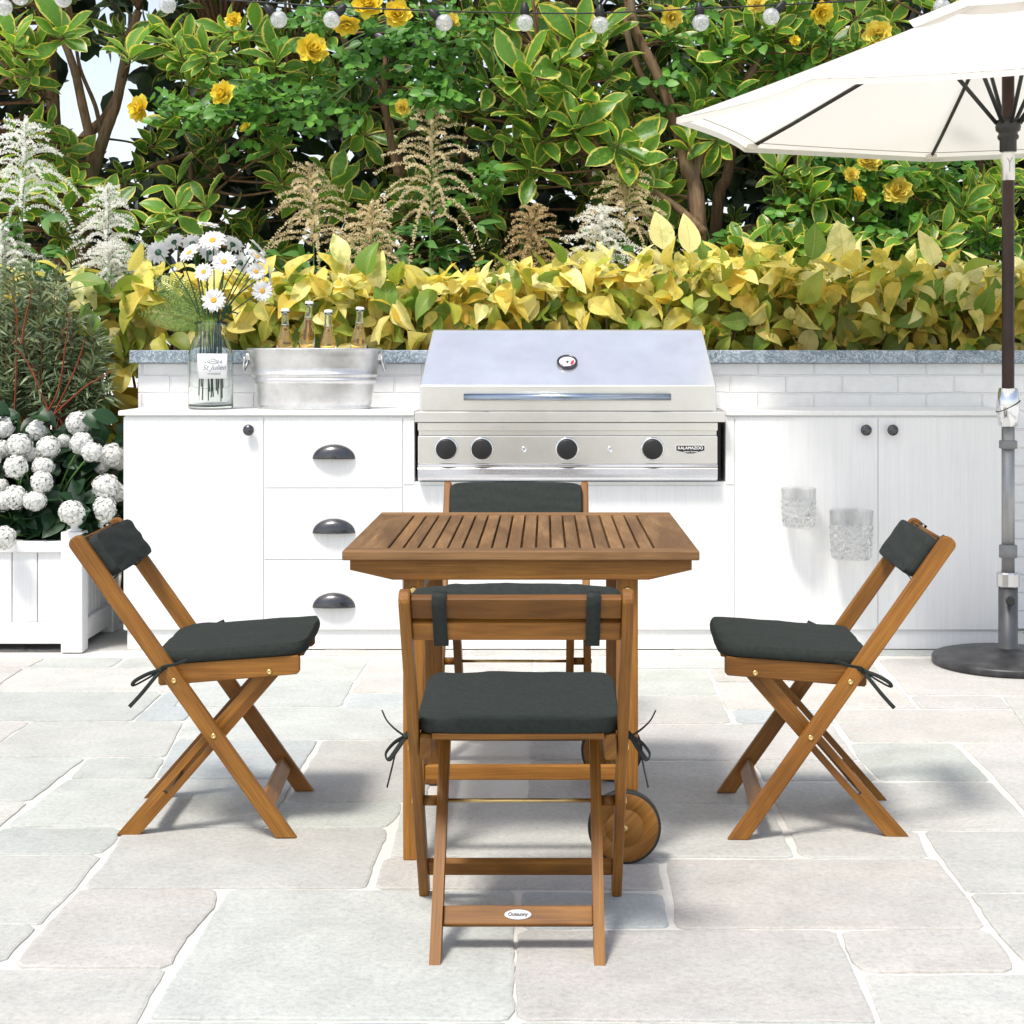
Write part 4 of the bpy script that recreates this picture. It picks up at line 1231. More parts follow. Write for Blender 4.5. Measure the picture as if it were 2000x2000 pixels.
def make_tumbler(px0, px1, py0, py1, label):
    d = DF; cx = PX((px0 + px1) / 2, d); r = (PX(px1, d) - PX(px0, d)) / 2; z0, z1 = PZ(py1, d), PZ(py0, d); h = z1 - z0
    d0 = DF - r - .002
    sc = d0 / DF; cx *= sc; r *= sc; z0 = H - (H - z0) * sc; h *= sc
    t = empty('crystal_tumbler', label, 'glass', (cx, DF - r - .0015, z0), 0, 'cut crystal tumblers')
    n = 48; vs = []; fs = []
    rows = [0, .03] + [.03 + .62 * i / 12 for i in range(1, 13)] + [.72, .82, .92, .985, 1.0]
    for j, q in enumerate(rows):
        for i in range(n):
            a = 2 * PI * i / n
            cut = 0
            if .03 < q < .68:
                u = i / n * 12; v = (q - .03) / .62 * 4
                dm = abs((u + v) % 1 - .5) + abs((u - v) % 1 - .5)
                cut = .15 * (dm - .5)
            rr = r * (.90 + .09 * q + cut * .9) if q > 0 else r * .84
            vs.append((rr * math.cos(a), rr * math.sin(a), q * h))
    rin = [(.93, 1.0), (.91, .9), (.88, .6), (.84, .34), (.78, .28), (.02, .26)]
    for f_, q in rin:
        for i in range(n): a = 2 * PI * i / n; vs.append((r * f_ * math.cos(a), r * f_ * math.sin(a), q * h))
    nr = len(rows) + len(rin)
    for j in range(nr - 1):
        for i in range(n): fs.append((j * n + i, j * n + (i + 1) % n, (j + 1) * n + (i + 1) % n, (j + 1) * n + i))
    fs.append(tuple(reversed(range(n))))
    m = MB(); m.add(vs, fs, smooth=False); m.build('tumbler_body', CRYSTAL, t)
    rr_ = random.Random(px0); m = MB()
    for _ in range(3):
        a = rr_.uniform(0, 6.3); q = r * rr_.uniform(.1, .32); s = r * .36
        M = Matrix.Translation((q * math.cos(a), q * math.sin(a), h * .52 + _ * .11 * h)) @ Matrix.Rotation(rr_.uniform(0, 3), 4, 'Z') @ Matrix.Rotation(rr_.uniform(-.5, .5), 4, 'X')
        bm = bmesh.new(); bmesh.ops.create_cube(bm, size=s * 1.3); bmesh.ops.bevel(bm, geom=list(bm.edges), offset=s * .12, segments=2, affect='EDGES'); bm.transform(M); m.from_bm(bm)
        if _ == 0: pass
    return t


make_tumbler(1474, 1540, 921, 994, 'smaller cut crystal tumbler against the white cabinet door')
make_tumbler(1565, 1648, 963, 1054, 'larger cut crystal tumbler beside the chair back, against the cabinet')

# ---------------------------------------------------------------- parasol
def make_parasol():
    d0 = 6.17; X0 = PX(1902, d0)
    t = empty('parasol', 'large white garden parasol on a metal pole with round dark base', 'parasol', (X0, d0, 0))
    R_ = 1.268; zr = 2.085; za = 2.575; zc = lambda q: zr + (za - zr) * (1 - q) ** 1.06
    vang = [PI * (k / 4) for k in range(8)]

    def surf(a, q, rmax=R_, dz=0, sag=.045):
        k = int(a / (PI / 4)) % 8; f = (a - k * PI / 4) / (PI / 4)
        ca, cb = vang[k], vang[k] + PI / 4
        x = (1 - f) * math.cos(ca) + f * math.cos(cb); y = (1 - f) * math.sin(ca) + f * math.sin(cb)
        s = 4 * f * (1 - f)
        hem = 1 - .035 * s * q ** 3
        return Vector((x * rmax * q * hem, y * rmax * q * hem, zc(q * rmax / R_) - sag * s * q * (1 - .55 * q) + .015 * s * q ** 4 + dz))
    NA, NR = 96, 22
    def skin(q0, q1, name, par, dz, rmax=R_, sag=.045):
        vs = []; fs = []
        for j in range(NR + 1):
            q = q0 + (q1 - q0) * j / NR
            for i in range(NA): vs.append(surf(2 * PI * i / NA, q, rmax, dz, sag))
        for j in range(NR):
            for i in range(NA): fs.append((j * NA + i, (j) * NA + (i + 1) % NA, (j + 1) * NA + (i + 1) % NA, (j + 1) * NA + i))
        m = MB(); m.add(vs, fs, smooth=True); return m.build(name, CANOPY, par)
    c = skin(.10, 1.0, 'canopy', t, 0)
    skin(.0, .30, 'vent_cap', c, .035, R_, .02)
    # stitched hem band hanging a little
    vs = []; fs = []
    for lev, (q, dz) in enumerate(((.998, -.001), (.999, -.022))):
        for i in range(NA):
            vs.append(surf(2 * PI * i / NA, q, R_, dz))
    for i in range(NA): fs.append((i, (i + 1) % NA, NA + (i + 1) % NA, NA + i))
    m = MB(); m.add(vs, fs, smooth=True); m.build('hem', CANOPY, c)
    seam = m_plain('grey_thread', (.35, .33, .30), .8)
    m = MB(); m.tube([surf(2 * PI * i / NA, .955, R_, -.004) for i in range(NA + 1)], .0016, 4, cap=False); m.build('hem_stitching', seam, c)
    zh = 2.065
    for k in range(8):
        a = vang[k]; pts = [surf(a, q, R_, -.014) for q in (.05, .3, .55, .8, .955)]
        m = MB()
        m.tube(pts, [.009] * 5, 4, up=(0, 0, 1)); rb = m.build('rib', DARKMETAL, t)
        m = MB(); p = surf(a, .965, R_, -.014); m.box(p.x - .022, p.x + .022, p.y - .022, p.y + .022, p.z - .014, p.z + .010, .006); m.build('rib_pocket', CANOPY, rb)
        p0 = Vector((math.cos(a) * .045, math.sin(a) * .045, zh)); p1 = surf(a, .27, R_, -.022)
        m = MB(); m.tube([p0, p1], .008, 6); m.build('strut', DARKMETAL, rb)
    m = MB(); m.lathe([(.024, 1.955), (.032, 1.957), (.032, 2.0), (.038, 2.004), (.041, 2.014), (.036, 2.022), (.036, 2.03), (.045, 2.036), (.048, 2.05), (.045, 2.075), (.026, 2.085)], 32); m.build('runner_hub', DARKMETAL, t)
    m = MB(); m.lathe([(.026, 2.49), (.044, 2.50), (.044, 2.55), (.026, 2.56)], 24); m.build('top_hub', DARKMETAL, t)
    m = MB(); m.lathe([(.012, 2.60), (.020, 2.615), (.024, 2.64), (.016, 2.665), (.001, 2.675)], 20); m.build('finial', DARKMETAL, t)
    z_ = lambda py: PZ(py, d0)
    rp = .0235
    m = MB(); n = 40
    ang = [2 * PI * i / n for i in range(n)]
    vs = []; zs = (z_(735), 2.6)
    for z in zs:
        for i, a in enumerate(ang): r_ = rp * (1 - .035 * (i % 4 == 0)); vs.append((r_ * math.cos(a), r_ * math.sin(a), z))
    m.add(vs, [(i, (i + 1) % n, n + (i + 1) % n, n + i) for i in range(n)] + [tuple(range(n, 2 * n))], smooth=True); pole = m.build('pole', POLE, t)
    m = MB(); m.lathe([(rp + .0006, z_(341)), (rp + .002, z_(340)), (rp + .002, z_(286)), (rp + .0006, z_(285))], 32); sr = m.build('silver_sleeve', m_steel('satin_aluminium', (.72, .71, .69), .35), pole)
    m = MB(); y_ = -rp - .003
    for a, b in (((-.010, .065), (-.001, .048)), ((.009, .065), (-.001, .048)), ((-.001, .048), (-.001, .012))):
        m.tube([(a[0], y_ + .001, z_(341) + a[1] + .02), (b[0], y_ + .001, z_(341) + b[1] + .02)], .0018, 5)
    m.build('embossed_mark', GREYPOLE, sr)
    # crank housing, a tapered barrel cut by a slanting seam
    zb, zt = z_(805), z_(732)
    m = MB(); m.lathe([(rp + .008, zb), (.036, zb + .002), (.041, zb + .05), (.0435, zb + .075), (.042, zb + .10), (.035, zt - .003), (rp + .006, zt)], 36); cb = m.build('tilt_housing', CHROME, t)
    pts = [(.0445 * math.cos(a), .0445 * math.sin(a), zb + .078 + .022 * math.cos(a)) for a in np.linspace(0, 2 * PI, 41)]
    m = MB(); m.tube(pts, .0018, 5, cap=False); m.build('seam_line', BLACK, cb)
    for py0, py1, r0 in ((830, 847, .034), (1027, 1053, .034)):
        m = MB(); m.lathe([(.024, z_(py1)), (r0, z_(py1) + .003), (r0, z_(py0) - .003), (.024, z_(py0))], 32); m.build('collar', m_plain('grey_collar', (.22, .22, .22), .5, .2, .1), t)
    m = MB(); m.lathe([(.0245, z_(1085)), (.0245, z_(800))], 32); m.build('lower_pole', GREYPOLE, t)
    # ribbed lock ring
    n = 24; vs = []
    for z, f in ((z_(1107), .94), (z_(1105), 1), (z_(1082), 1), (z_(1079), .92)):
        for i in range(n): a = 2 * PI * i / n; r_ = .043 * f * (1 if i % 2 else .955); vs.append((r_ * math.cos(a), r_ * math.sin(a), z))
    fs = [(j * n + i, j * n + (i + 1) % n, (j + 1) * n + (i + 1) % n, (j + 1) * n + i) for j in range(3) for i in range(n)] + [tuple(reversed(range(n))), tuple(range(3 * n, 4 * n))]
    m = MB(); m.add(vs, fs); m.build('lock_ring', m_steel('satin_steel', (.6, .6, .6), .3), t)
    m = MB(); m.lathe([(.056, .052), (.040, .060), (.0365, .066), (.0365, z_(1107))], 32); sk = m.build('base_tube', m_plain('dark_grey_metal', (.13, .13, .13), .42, .6, .2), t)
    Mk = at_axis((-.005, -.0365, z_(1130)), (-.1, -1, 0))
    n = 16; vs = []
    for z, f in ((0, .5), (.008, .55), (.010, 1), (.024, 1), (.026, .8)):
        for i in range(n): a = 2 * PI * i / n; r_ = .018 * f * (1 if i % 2 else .88); vs.append(Mk @ Vector((r_ * math.cos(a), r_ * math.sin(a), z)))
    fs = [(j * n + i, j * n + (i + 1) % n, (j + 1) * n + (i + 1) % n, (j + 1) * n + i) for j in range(4) for i in range(n)] + [tuple(range(4 * n, 5 * n))]
    m = MB(); m.add(vs, fs); m.build('locking_knob', DARKMETAL, sk)
    rB = .285
    m = MB(); m.lathe([(.01, 0.001), (rB - .006, .001), (rB, .006), (rB, .024), (rB - .004, .030), (rB - .03, .036), (.12, .050), (.058, .056), (.052, .062), (.036, .064)], 72, cap0=True); m.build('base', BASESTONE, t)


make_parasol()

# ---------------------------------------------------------------- planting
def smooth(pts, k=6):
    pts = [Vector(p) for p in pts]; out = []
    for i in range(len(pts) - 1):
        p0 = pts[max(i - 1, 0)]; p1 = pts[i]; p2 = pts[i + 1]; p3 = pts[min(i + 2, len(pts) - 1)]
        for j in range(k):
            t = j / k
            out.append(.5 * ((2 * p1) + (p2 - p0) * t + (2 * p0 - 5 * p1 + 4 * p2 - p3) * t * t + (3 * p1 - p0 - 3 * p2 + p3) * t ** 3))
    out.append(pts[-1]); return out


def limb(m, pts, r0, r1, n=8, kink=.012):
    f = smooth(pts, 7); k = len(f)
    for i in range(1, k - 1):
        q = f[i] * 3.1
        f[i] = f[i] + Vector((mnoise.noise(q), mnoise.noise(q + Vector((9, 0, 0))), mnoise.noise(q + Vector((0, 7, 0))))) * kink
    m.tube(f, [r0 + (r1 - r0) * i / (k - 1) + random.uniform(-.03, .03) * r0 for i in range(k)], n)
    return f


def rosettes(C, A, nmin=6, nmax=10, L=(.12, .20), wr=.42):
    Ps = []; Ds = []; Ns = []; Ls = []; Ws = []
    for c, a in zip(C, A):
        c = np.array(c); a = np.array(a) / np.linalg.norm(a)
        h = np.array([0, 0, 1.0]) if abs(a[2]) < .9 else np.array([1.0, 0, 0])
        x = np.cross(a, h); x /= np.linalg.norm(x); y = np.cross(a, x)
        n = RNG.integers(nmin, nmax + 1); l0 = RNG.uniform(*L); off = RNG.uniform(0, 6.28)
        for i in range(n):
            t = off + i * 2.4 + RNG.normal(0, .15); ph = math.radians(RNG.uniform(38, 95) if i > 2 else RNG.uniform(15, 50))
            rad = x * math.cos(t) + y * math.sin(t)
            d = a * math.cos(ph) + rad * math.sin(ph)
            Ps.append(c - a * (.008 * i) + rad * .006); Ds.append(d); Ns.append(a * math.sin(ph) - rad * math.cos(ph) + RNG.normal(0, .18, 3))
            l = l0 * RNG.uniform(.65, 1.1); Ls.append(l); Ws.append(l * wr * RNG.uniform(.85, 1.2))
    return np.array(Ps), np.array(Ds), np.array(Ns), np.array(Ls), np.array(Ws)


def in_gap(px, py):
    return ((px - 188) / 92) ** 2 + ((py - 205) / 100) ** 2 < 1 or ((px - 232) / 62) ** 2 + ((py - 258) / 55) ** 2 < 1


def proj(p): return CX + p[0] * F / p[1], CY - (p[2] - H) * F / p[1]


SHRUBS = [
    # px of the crown centre, label, limbs: list of (depth, r0, r1, [(px, py) ...])
    (120, 'variegated shrub with forked trunk around the white sky gap, behind the white plumes',
     [(8.5, .040, .022, [(165, 700), (158, 430), (175, 330), (200, 250), (222, 190), (238, 110), (262, 20)]),
      (8.55, .034, .018, [(160, 430), (168, 340), (172, 270), (150, 170), (128, 100), (95, 10)]),
      (8.9, .045, .03, [(118, 700), (112, 400), (104, 280), (98, 180), (92, 60), (90, -40)]),
      (8.75, .036, .016, [(120, 340), (150, 270), (205, 215), (238, 130), (250, 60)]),
      (8.6, .016, .008, [(172, 330), (190, 290), (185, 210), (150, 130), (140, 60)]),
      (8.3, .012, .006, [(0, 160), (45, 110), (90, 85), (140, 60)])]),
    (420, 'dark variegated shrub behind the daisies with thin crossing branches',
     [(8.8, .030, .014, [(330, 720), (345, 470), (400, 330), (470, 250), (560, 180)]),
      (8.7, .018, .008, [(200, 360), (270, 320), (360, 290), (440, 250)]),
      (8.9, .022, .010, [(350, 470), (365, 380), (360, 280), (385, 190), (420, 90)]),
      (8.5, .010, .006, [(390, 420), (400, 370), (430, 340)])]),
    (730, 'variegated shrub behind the tall tan plume with pale branches at top',
     [(8.7, .034, .016, [(770, 720), (765, 420), (740, 260), (715, 180), (660, 100), (640, 20)]),
      (8.1, .022, .009, [(750, 330), (735, 250), (725, 150), (730, 60), (745, -20)]),
      (8.5, .016, .008, [(655, 250), (600, 210), (560, 160), (530, 60)]),
      (8.9, .020, .010, [(760, 420), (860, 330), (885, 200), (880, 80)])]),
    (1080, 'bright leafy variegated shrub arching above the middle of the hedge',
     [(7.97, .024, .009, [(1330, 440), (1260, 380), (1180, 330), (1120, 295), (1060, 255), (1010, 240)]),
      (7.99, .018, .007, [(1180, 330), (1120, 260), (1080, 170), (1015, 95)]),
      (8.2, .012, .006, [(1200, 350), (1200, 300), (1195, 240)]),
      (8.9, .034, .014, [(1110, 720), (1130, 440), (1105, 320), (1085, 200), (1100, 60)])]),
    (1350, 'multi-stemmed variegated shrub with thick brown trunks left of the parasol',
     [(8.02, .047, .020, [(1320, 720), (1318, 440), (1298, 320), (1280, 250), (1248, 160), (1200, 60), (1190, -30)]),
      (8.2, .030, .014, [(1312, 400), (1300, 310), (1270, 240), (1225, 170), (1190, 90), (1180, 20)]),
      (8.04, .030, .012, [(1318, 420), (1312, 330), (1345, 240), (1410, 150), (1450, 70), (1480, -20)]),
      (8.7, .040, .020, [(1345, 720), (1350, 440), (1372, 330), (1385, 230), (1400, 100)]),
      (8.6, .036, .014, [(1360, 470), (1410, 440), (1500, 400), (1580, 330), (1640, 290)]),
      (8.45, .012, .006, [(1400, 170), (1470, 110), (1530, 80)])]),
    (1620, 'variegated shrub with upright twigs under the parasol canopy',
     [(8.4, .018, .007, [(1560, 720), (1540, 500), (1580, 420), (1610, 360), (1640, 320)]),
      (8.3, .016, .006, [(1690, 720), (1690, 470), (1700, 400), (1720, 370)]),
      (8.6, .020, .008, [(1500, 720), (1480, 440), (1500, 330), (1490, 220)])]),
    (1830, 'variegated shrub at the far end behind the parasol pole',
     [(8.4, .018, .007, [(1770, 720), (1790, 500), (1830, 430), (1870, 400)]),
      (8.6, .024, .010, [(1900, 720), (1880, 480), (1850, 330), (1860, 200), (1880, 40)]),
      (8.5, .014, .006, [(1900, 560), (1960, 480), (2000, 420)])]),
]

HERO = [  # rosettes standing out at the front: px, py, depth, leaf length, shrub
    (118, 62, 8.1, .19, 0), (245, 105, 8.1, .19, 0), (35, 140, 8.2, .18, 0), (318, 70, 8.2, .17, 0), (140, 300, 8.4, .14, 0), (20, 60, 8.2, .18, 0), (70, 95, 8.15, .16, 0), (100, 345, 8.0, .14, 0),
    (330, 395, 8.0, .17, 1), (385, 385, 8.0, .17, 1), (300, 430, 8.05, .14, 1), (520, 115, 8.1, .17, 1), (450, 75, 8.2, .16, 1), (595, 140, 8.2, .16, 1), (330, 340, 8.2, .15, 1), (480, 60, 8.2, .17, 1),
    (655, 345, 8.3, .16, 2), (690, 250, 8.3, .16, 2), (765, 225, 8.3, .14, 2), (800, 170, 8.3, .15, 2), (620, 60, 8.2, .16, 2),
    (985, 140, 7.95, .22, 3), (1060, 120, 7.95, .22, 3), (1090, 85, 8.0, .21, 3), (1080, 175, 7.95, .2, 3), (1000, 210, 7.95, .2, 3), (1020, 255, 7.95, .2, 3), (1085, 240, 7.9, .19, 3), (1010, 310, 7.95, .2, 3), (1170, 270, 7.9, .23, 3), (1200, 300, 7.92, .2, 3), (930, 150, 8.0, .18, 3), (1130, 60, 8.0, .2, 3), (1150, 130, 8.05, .18, 3), (960, 40, 8.1, .2, 3), (870, 60, 8.2, .16, 3), (1195, 330, 7.9, .16, 3), (1000, 175, 8.0, .2, 3), (1110, 200, 7.95, .18, 3), (940, 250, 8.1, .15, 3),
    (1372, 90, 8.0, .2, 4), (1345, 140, 8.05, .18, 4), (1460, 70, 8.0, .18, 4), (1520, 85, 8.0, .18, 4), (1560, 75, 8.05, .17, 4), (1320, 200, 8.1, .16, 4), (1430, 170, 8.1, .15, 4), (1260, 60, 8.1, .17, 4), (1400, 465, 7.95, .15, 4), (1420, 20, 8.1, .17, 4), (1480, 130, 8.15, .15, 4),
    (1505, 340, 8.0, .15, 5), (1470, 320, 8.05, .15, 5), (1520, 300, 8.0, .15, 5), (1545, 440, 7.9, .17, 5), (1500, 470, 7.9, .16, 5), (1600, 460, 7.9, .17, 5), (1635, 330, 8.0, .15, 5), (1600, 320, 8.05, .14, 5), (1450, 460, 7.95, .16, 5), (1530, 360, 8.0, .14, 5),
    (1725, 345, 8.0, .16, 6), (1750, 320, 8.0, .15, 6), (1780, 440, 7.95, .15, 6), (1820, 390, 8.0, .15, 6), (1880, 370, 8.05, .15, 6), (1860, 430, 7.95, .15, 6), (1715, 450, 7.9, .15, 6), (1760, 470, 7.9, .15, 6), (1910, 440, 8.0, .15, 6), (1905, 310, 8.1, .15, 6),
]


def build_shrubs():
    cen = [s[0] for s in SHRUBS]
    pts = [[] for _ in SHRUBS]; ax = [[] for _ in SHRUBS]; Lr = [[] for _ in SHRUBS]; Sh = [[] for _ in SHRUBS]
    for px, py, d, l, k in HERO:
        pts[k].append(tuple(P(px, py, d))); ax[k].append((RNG.normal(0, .45), -.75 + RNG.normal(0, .25), .75 + RNG.normal(0, .3))); Lr[k].append(l * 1.2); Sh[k].append(0)
    # general crown, staggered in depth, reaching above the picture
    for (d0, d1, n) in ((7.95, 8.35, 220), (8.35, 8.8, 350), (8.8, 9.2, 385)):
        tries = 0; got = 0; cell = set()
        while got < n and tries < 9000:
            tries += 1
            d = RNG.uniform(d0, d1); px = RNG.uniform(-330, 2200); py = RNG.uniform(-330, 560)
            if d < 8.35:      # only loose sprays at the front, leaving hollows
                hol = mnoise.noise(Vector((px * .0042, py * .0055, 3.3)))
                if hol < -.02 or py > 420: continue
            if in_gap(px, py) or (in_gap(px, py + 40) and d < 8.7): continue
            key = (int(px // 62), int(py // 62))
            if key in cell and RNG.random() < .8: continue
            cell.add(key)
            k = int(np.argmin([abs(px - c + RNG.normal(0, 60)) for c in cen]))
            pts[k].append(tuple(P(px, py, d)))
            ax[k].append((RNG.normal(0, .6), -.55 + RNG.normal(0, .35), .6 + RNG.normal(0, .4))); Lr[k].append(RNG.uniform(.13, .20)); Sh[k].append(min(.84, max(0, (d - 8.3) / .85) * RNG.uniform(.6, 1.1))); got += 1  # Sh holds painted shade, growing with depth
    for k, (px, lb, limbs) in enumerate(SHRUBS):
        base = limbs[0][3][0]; d = limbs[0][0]
        bx = PX(base[0], d)
        t = empty('variegated_shrub', lb, 'shrub', (bx, d, 0), 0, 'variegated shrubs behind the hedge')
        o = Vector((bx, d, 0)); wood = []
        for i, (dd, r0, r1, pl) in enumerate(limbs):
            m = MB(); w = [P(q[0], q[1], dd + j * .02) - o for j, q in enumerate(pl)]
            if pl[0][1] >= 700: w[0].z = -.02
            wood += limb(m, w, r0, r1, 9)
            m.build('trunk' if pl[0][1] >= 700 else 'limb', BARK, t)
        m = MB(); W_ = np.array([tuple(v) for v in wood])
        C = [np.array(p) - np.array(o) for p in pts[k]]
        for c, a in zip(C, ax[k]):            # a twig from the nearest wood to each rosette
            dist = np.linalg.norm((W_ - c) * np.array([1, .7, 1]), axis=1) + np.where(W_[:, 2] > c[2], .35, 0)
            q = Vector(W_[int(np.argmin(dist))]); c_ = Vector(c); a_ = Vector(a).normalized()
            ln = (c_ - q).length
            mid = q.lerp(c_, .5) + Vector((0, 0, -.05 * ln)) + Vector((random.uniform(-.06, .06), random.uniform(-.04, .04), random.uniform(-.05, .05))) * ln
            f = smooth([q, mid, c_ - a_ * .05, c_ + a_ * .01], 4)
            r_ = min(.011, .0045 + .006 * ln)
            m.tube(f, [r_ + (.003 - r_) * i / (len(f) - 1) for i in range(len(f))], 5)
        m.build('twigs', TWIG, t)
        Ps, Ds, Ns, Ls, Ws = rosettes(C, ax[k], 6, 10, (1, 1.0001))
        cnt = 0; Lf = np.empty(len(Ls)); 
        # leaf lengths follow each rosette's own size
        dist = np.argmin(((Ps[:, None, :] - np.array(C)[None]) ** 2).sum(-1), 1)
        sc = np.array(Lr[k])[dist]; Ls *= sc; Ws *= sc
        col = RNG.random((len(Ps), 3)); sh = np.array(Sh[k])[dist]; col[:, 0] = np.where(sh < .05, .35 + .65 * col[:, 0], col[:, 0] * .55); col[:, 2] = np.clip(sh * RNG.uniform(.75, 1.1, len(sh)), 0, .95)  # front leaves painted lighter as sunlit, deeper ones darkened as shade
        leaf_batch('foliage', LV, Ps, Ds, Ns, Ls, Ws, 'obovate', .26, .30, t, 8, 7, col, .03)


build_shrubs()


def build_undergrowth():
    N = 7000; Pn = []
    while len(Pn) < N:
        d = RNG.uniform(9.15, 9.8); px = RNG.uniform(-340, 2220); py = RNG.uniform(-150, 700)
        if in_gap(px, py) and RNG.random() < .985: continue
        if py < 60 and RNG.random() < .35: continue
        if mnoise.noise(Vector((px * .012, py * .012, 8.1))) > .42 and py < 300: continue
        Pn.append(tuple(P(px, py, d)))
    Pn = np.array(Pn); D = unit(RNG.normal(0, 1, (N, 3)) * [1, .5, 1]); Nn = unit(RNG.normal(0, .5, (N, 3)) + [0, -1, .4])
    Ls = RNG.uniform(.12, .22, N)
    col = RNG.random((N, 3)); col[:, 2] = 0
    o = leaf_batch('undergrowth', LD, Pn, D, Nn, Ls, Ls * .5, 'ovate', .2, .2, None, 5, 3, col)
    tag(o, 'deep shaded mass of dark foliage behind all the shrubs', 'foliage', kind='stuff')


build_undergrowth()


def build_hedge():
    t = empty('hedge', 'low clipped hedge of big golden yellow and green leaves above the wall', 'hedge', (0, 7.6, 0))
    o = np.array([0, 7.6, 0]); N = 4700
    Pn = []; D = []; Nn = []; Ls = []; C = []
    def top(x): return 1.545 + .03 * math.sin(x * 2.1) + .035 * mnoise.noise(Vector((x * 2.6, 1.2, 0))) + .045 * max(0, min(1, (x + .6) / 1.6))
    while len(Pn) < N:
        x = RNG.uniform(-2.75, 2.95)
        if x < -1.55: zlo = .25
        else: zlo = 1.08
        zt = top(x); z = RNG.uniform(zlo, zt)
        if x < -1.55 and RNG.random() < .15: continue
        y = RNG.uniform(7.22, 7.95)
        h = (z - zlo) / (zt - zlo)
        if y > 7.6 and z < zt - .22: continue
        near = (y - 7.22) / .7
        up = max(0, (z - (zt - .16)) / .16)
        d = np.array([RNG.normal(0, .55), RNG.normal(-.25, .5), RNG.normal(-.35 + 1.0 * up * RNG.choice([0, 1], p=[.35, .65]), .45)])
        n = np.array([RNG.normal(0, .6), -.85 + .45 * up + RNG.normal(0, .4), .35 + 1.0 * up + RNG.normal(0, .45)])
        l = RNG.uniform(.085, .17)
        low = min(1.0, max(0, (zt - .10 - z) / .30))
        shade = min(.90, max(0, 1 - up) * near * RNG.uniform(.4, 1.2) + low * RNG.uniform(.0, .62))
        # sunlit top leaves painted paler, shade lower in painted as deeper gold and brown
        r = RNG.random(); r_ = r * (.40 if up > .4 else .8) + (0 if up > .4 else .22 * RNG.random())
        if RNG.random() < (.20 if up > .3 else .26): r_ = RNG.uniform(.68, .95)
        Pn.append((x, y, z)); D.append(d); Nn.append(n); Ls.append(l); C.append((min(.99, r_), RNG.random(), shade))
    # taller single shoots and the long low shoots beyond the cabinet end
    for px, py in ((1250, 470), (1300, 478), (650, 500), (690, 520), (1530, 490), (1590, 495), (1760, 505), (480, 545), (270, 560), (730, 590), (200, 790), (215, 745), (180, 640), (235, 600)):
        y = 7.25; p = P(px, py, y); Pn.append(tuple(p)); D.append((RNG.normal(0, .3), -.1, 1)); Nn.append((RNG.normal(0, .3), -1, .3)); Ls.append(RNG.uniform(.15, .2)); C.append((RNG.choice([.1, .35, .85]), RNG.random(), 0))
    Pn = np.array(Pn) - o; Ls = np.array(Ls)
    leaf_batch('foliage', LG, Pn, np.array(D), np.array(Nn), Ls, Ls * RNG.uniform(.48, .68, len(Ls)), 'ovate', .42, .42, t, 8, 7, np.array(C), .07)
    m = MB(); rr = random.Random(9)
    for i in range(150):
        x = rr.uniform(-2.7, 2.9); y = rr.uniform(7.3, 7.85); zt = top(x) - rr.uniform(.02, .2); lean = rr.uniform(-.15, .15)
        pts = [(x + lean * q + rr.uniform(-.02, .02), y - 7.6 + rr.uniform(-.02, .02), zt * q) for q in (0, .4, .7, .85, 1)]
        m.tube(smooth(pts, 2), [.009, .009, .009, .008, .008, .006, .006, .005, .004], 5)
    m.build('stems', TWIG, t)


build_hedge()


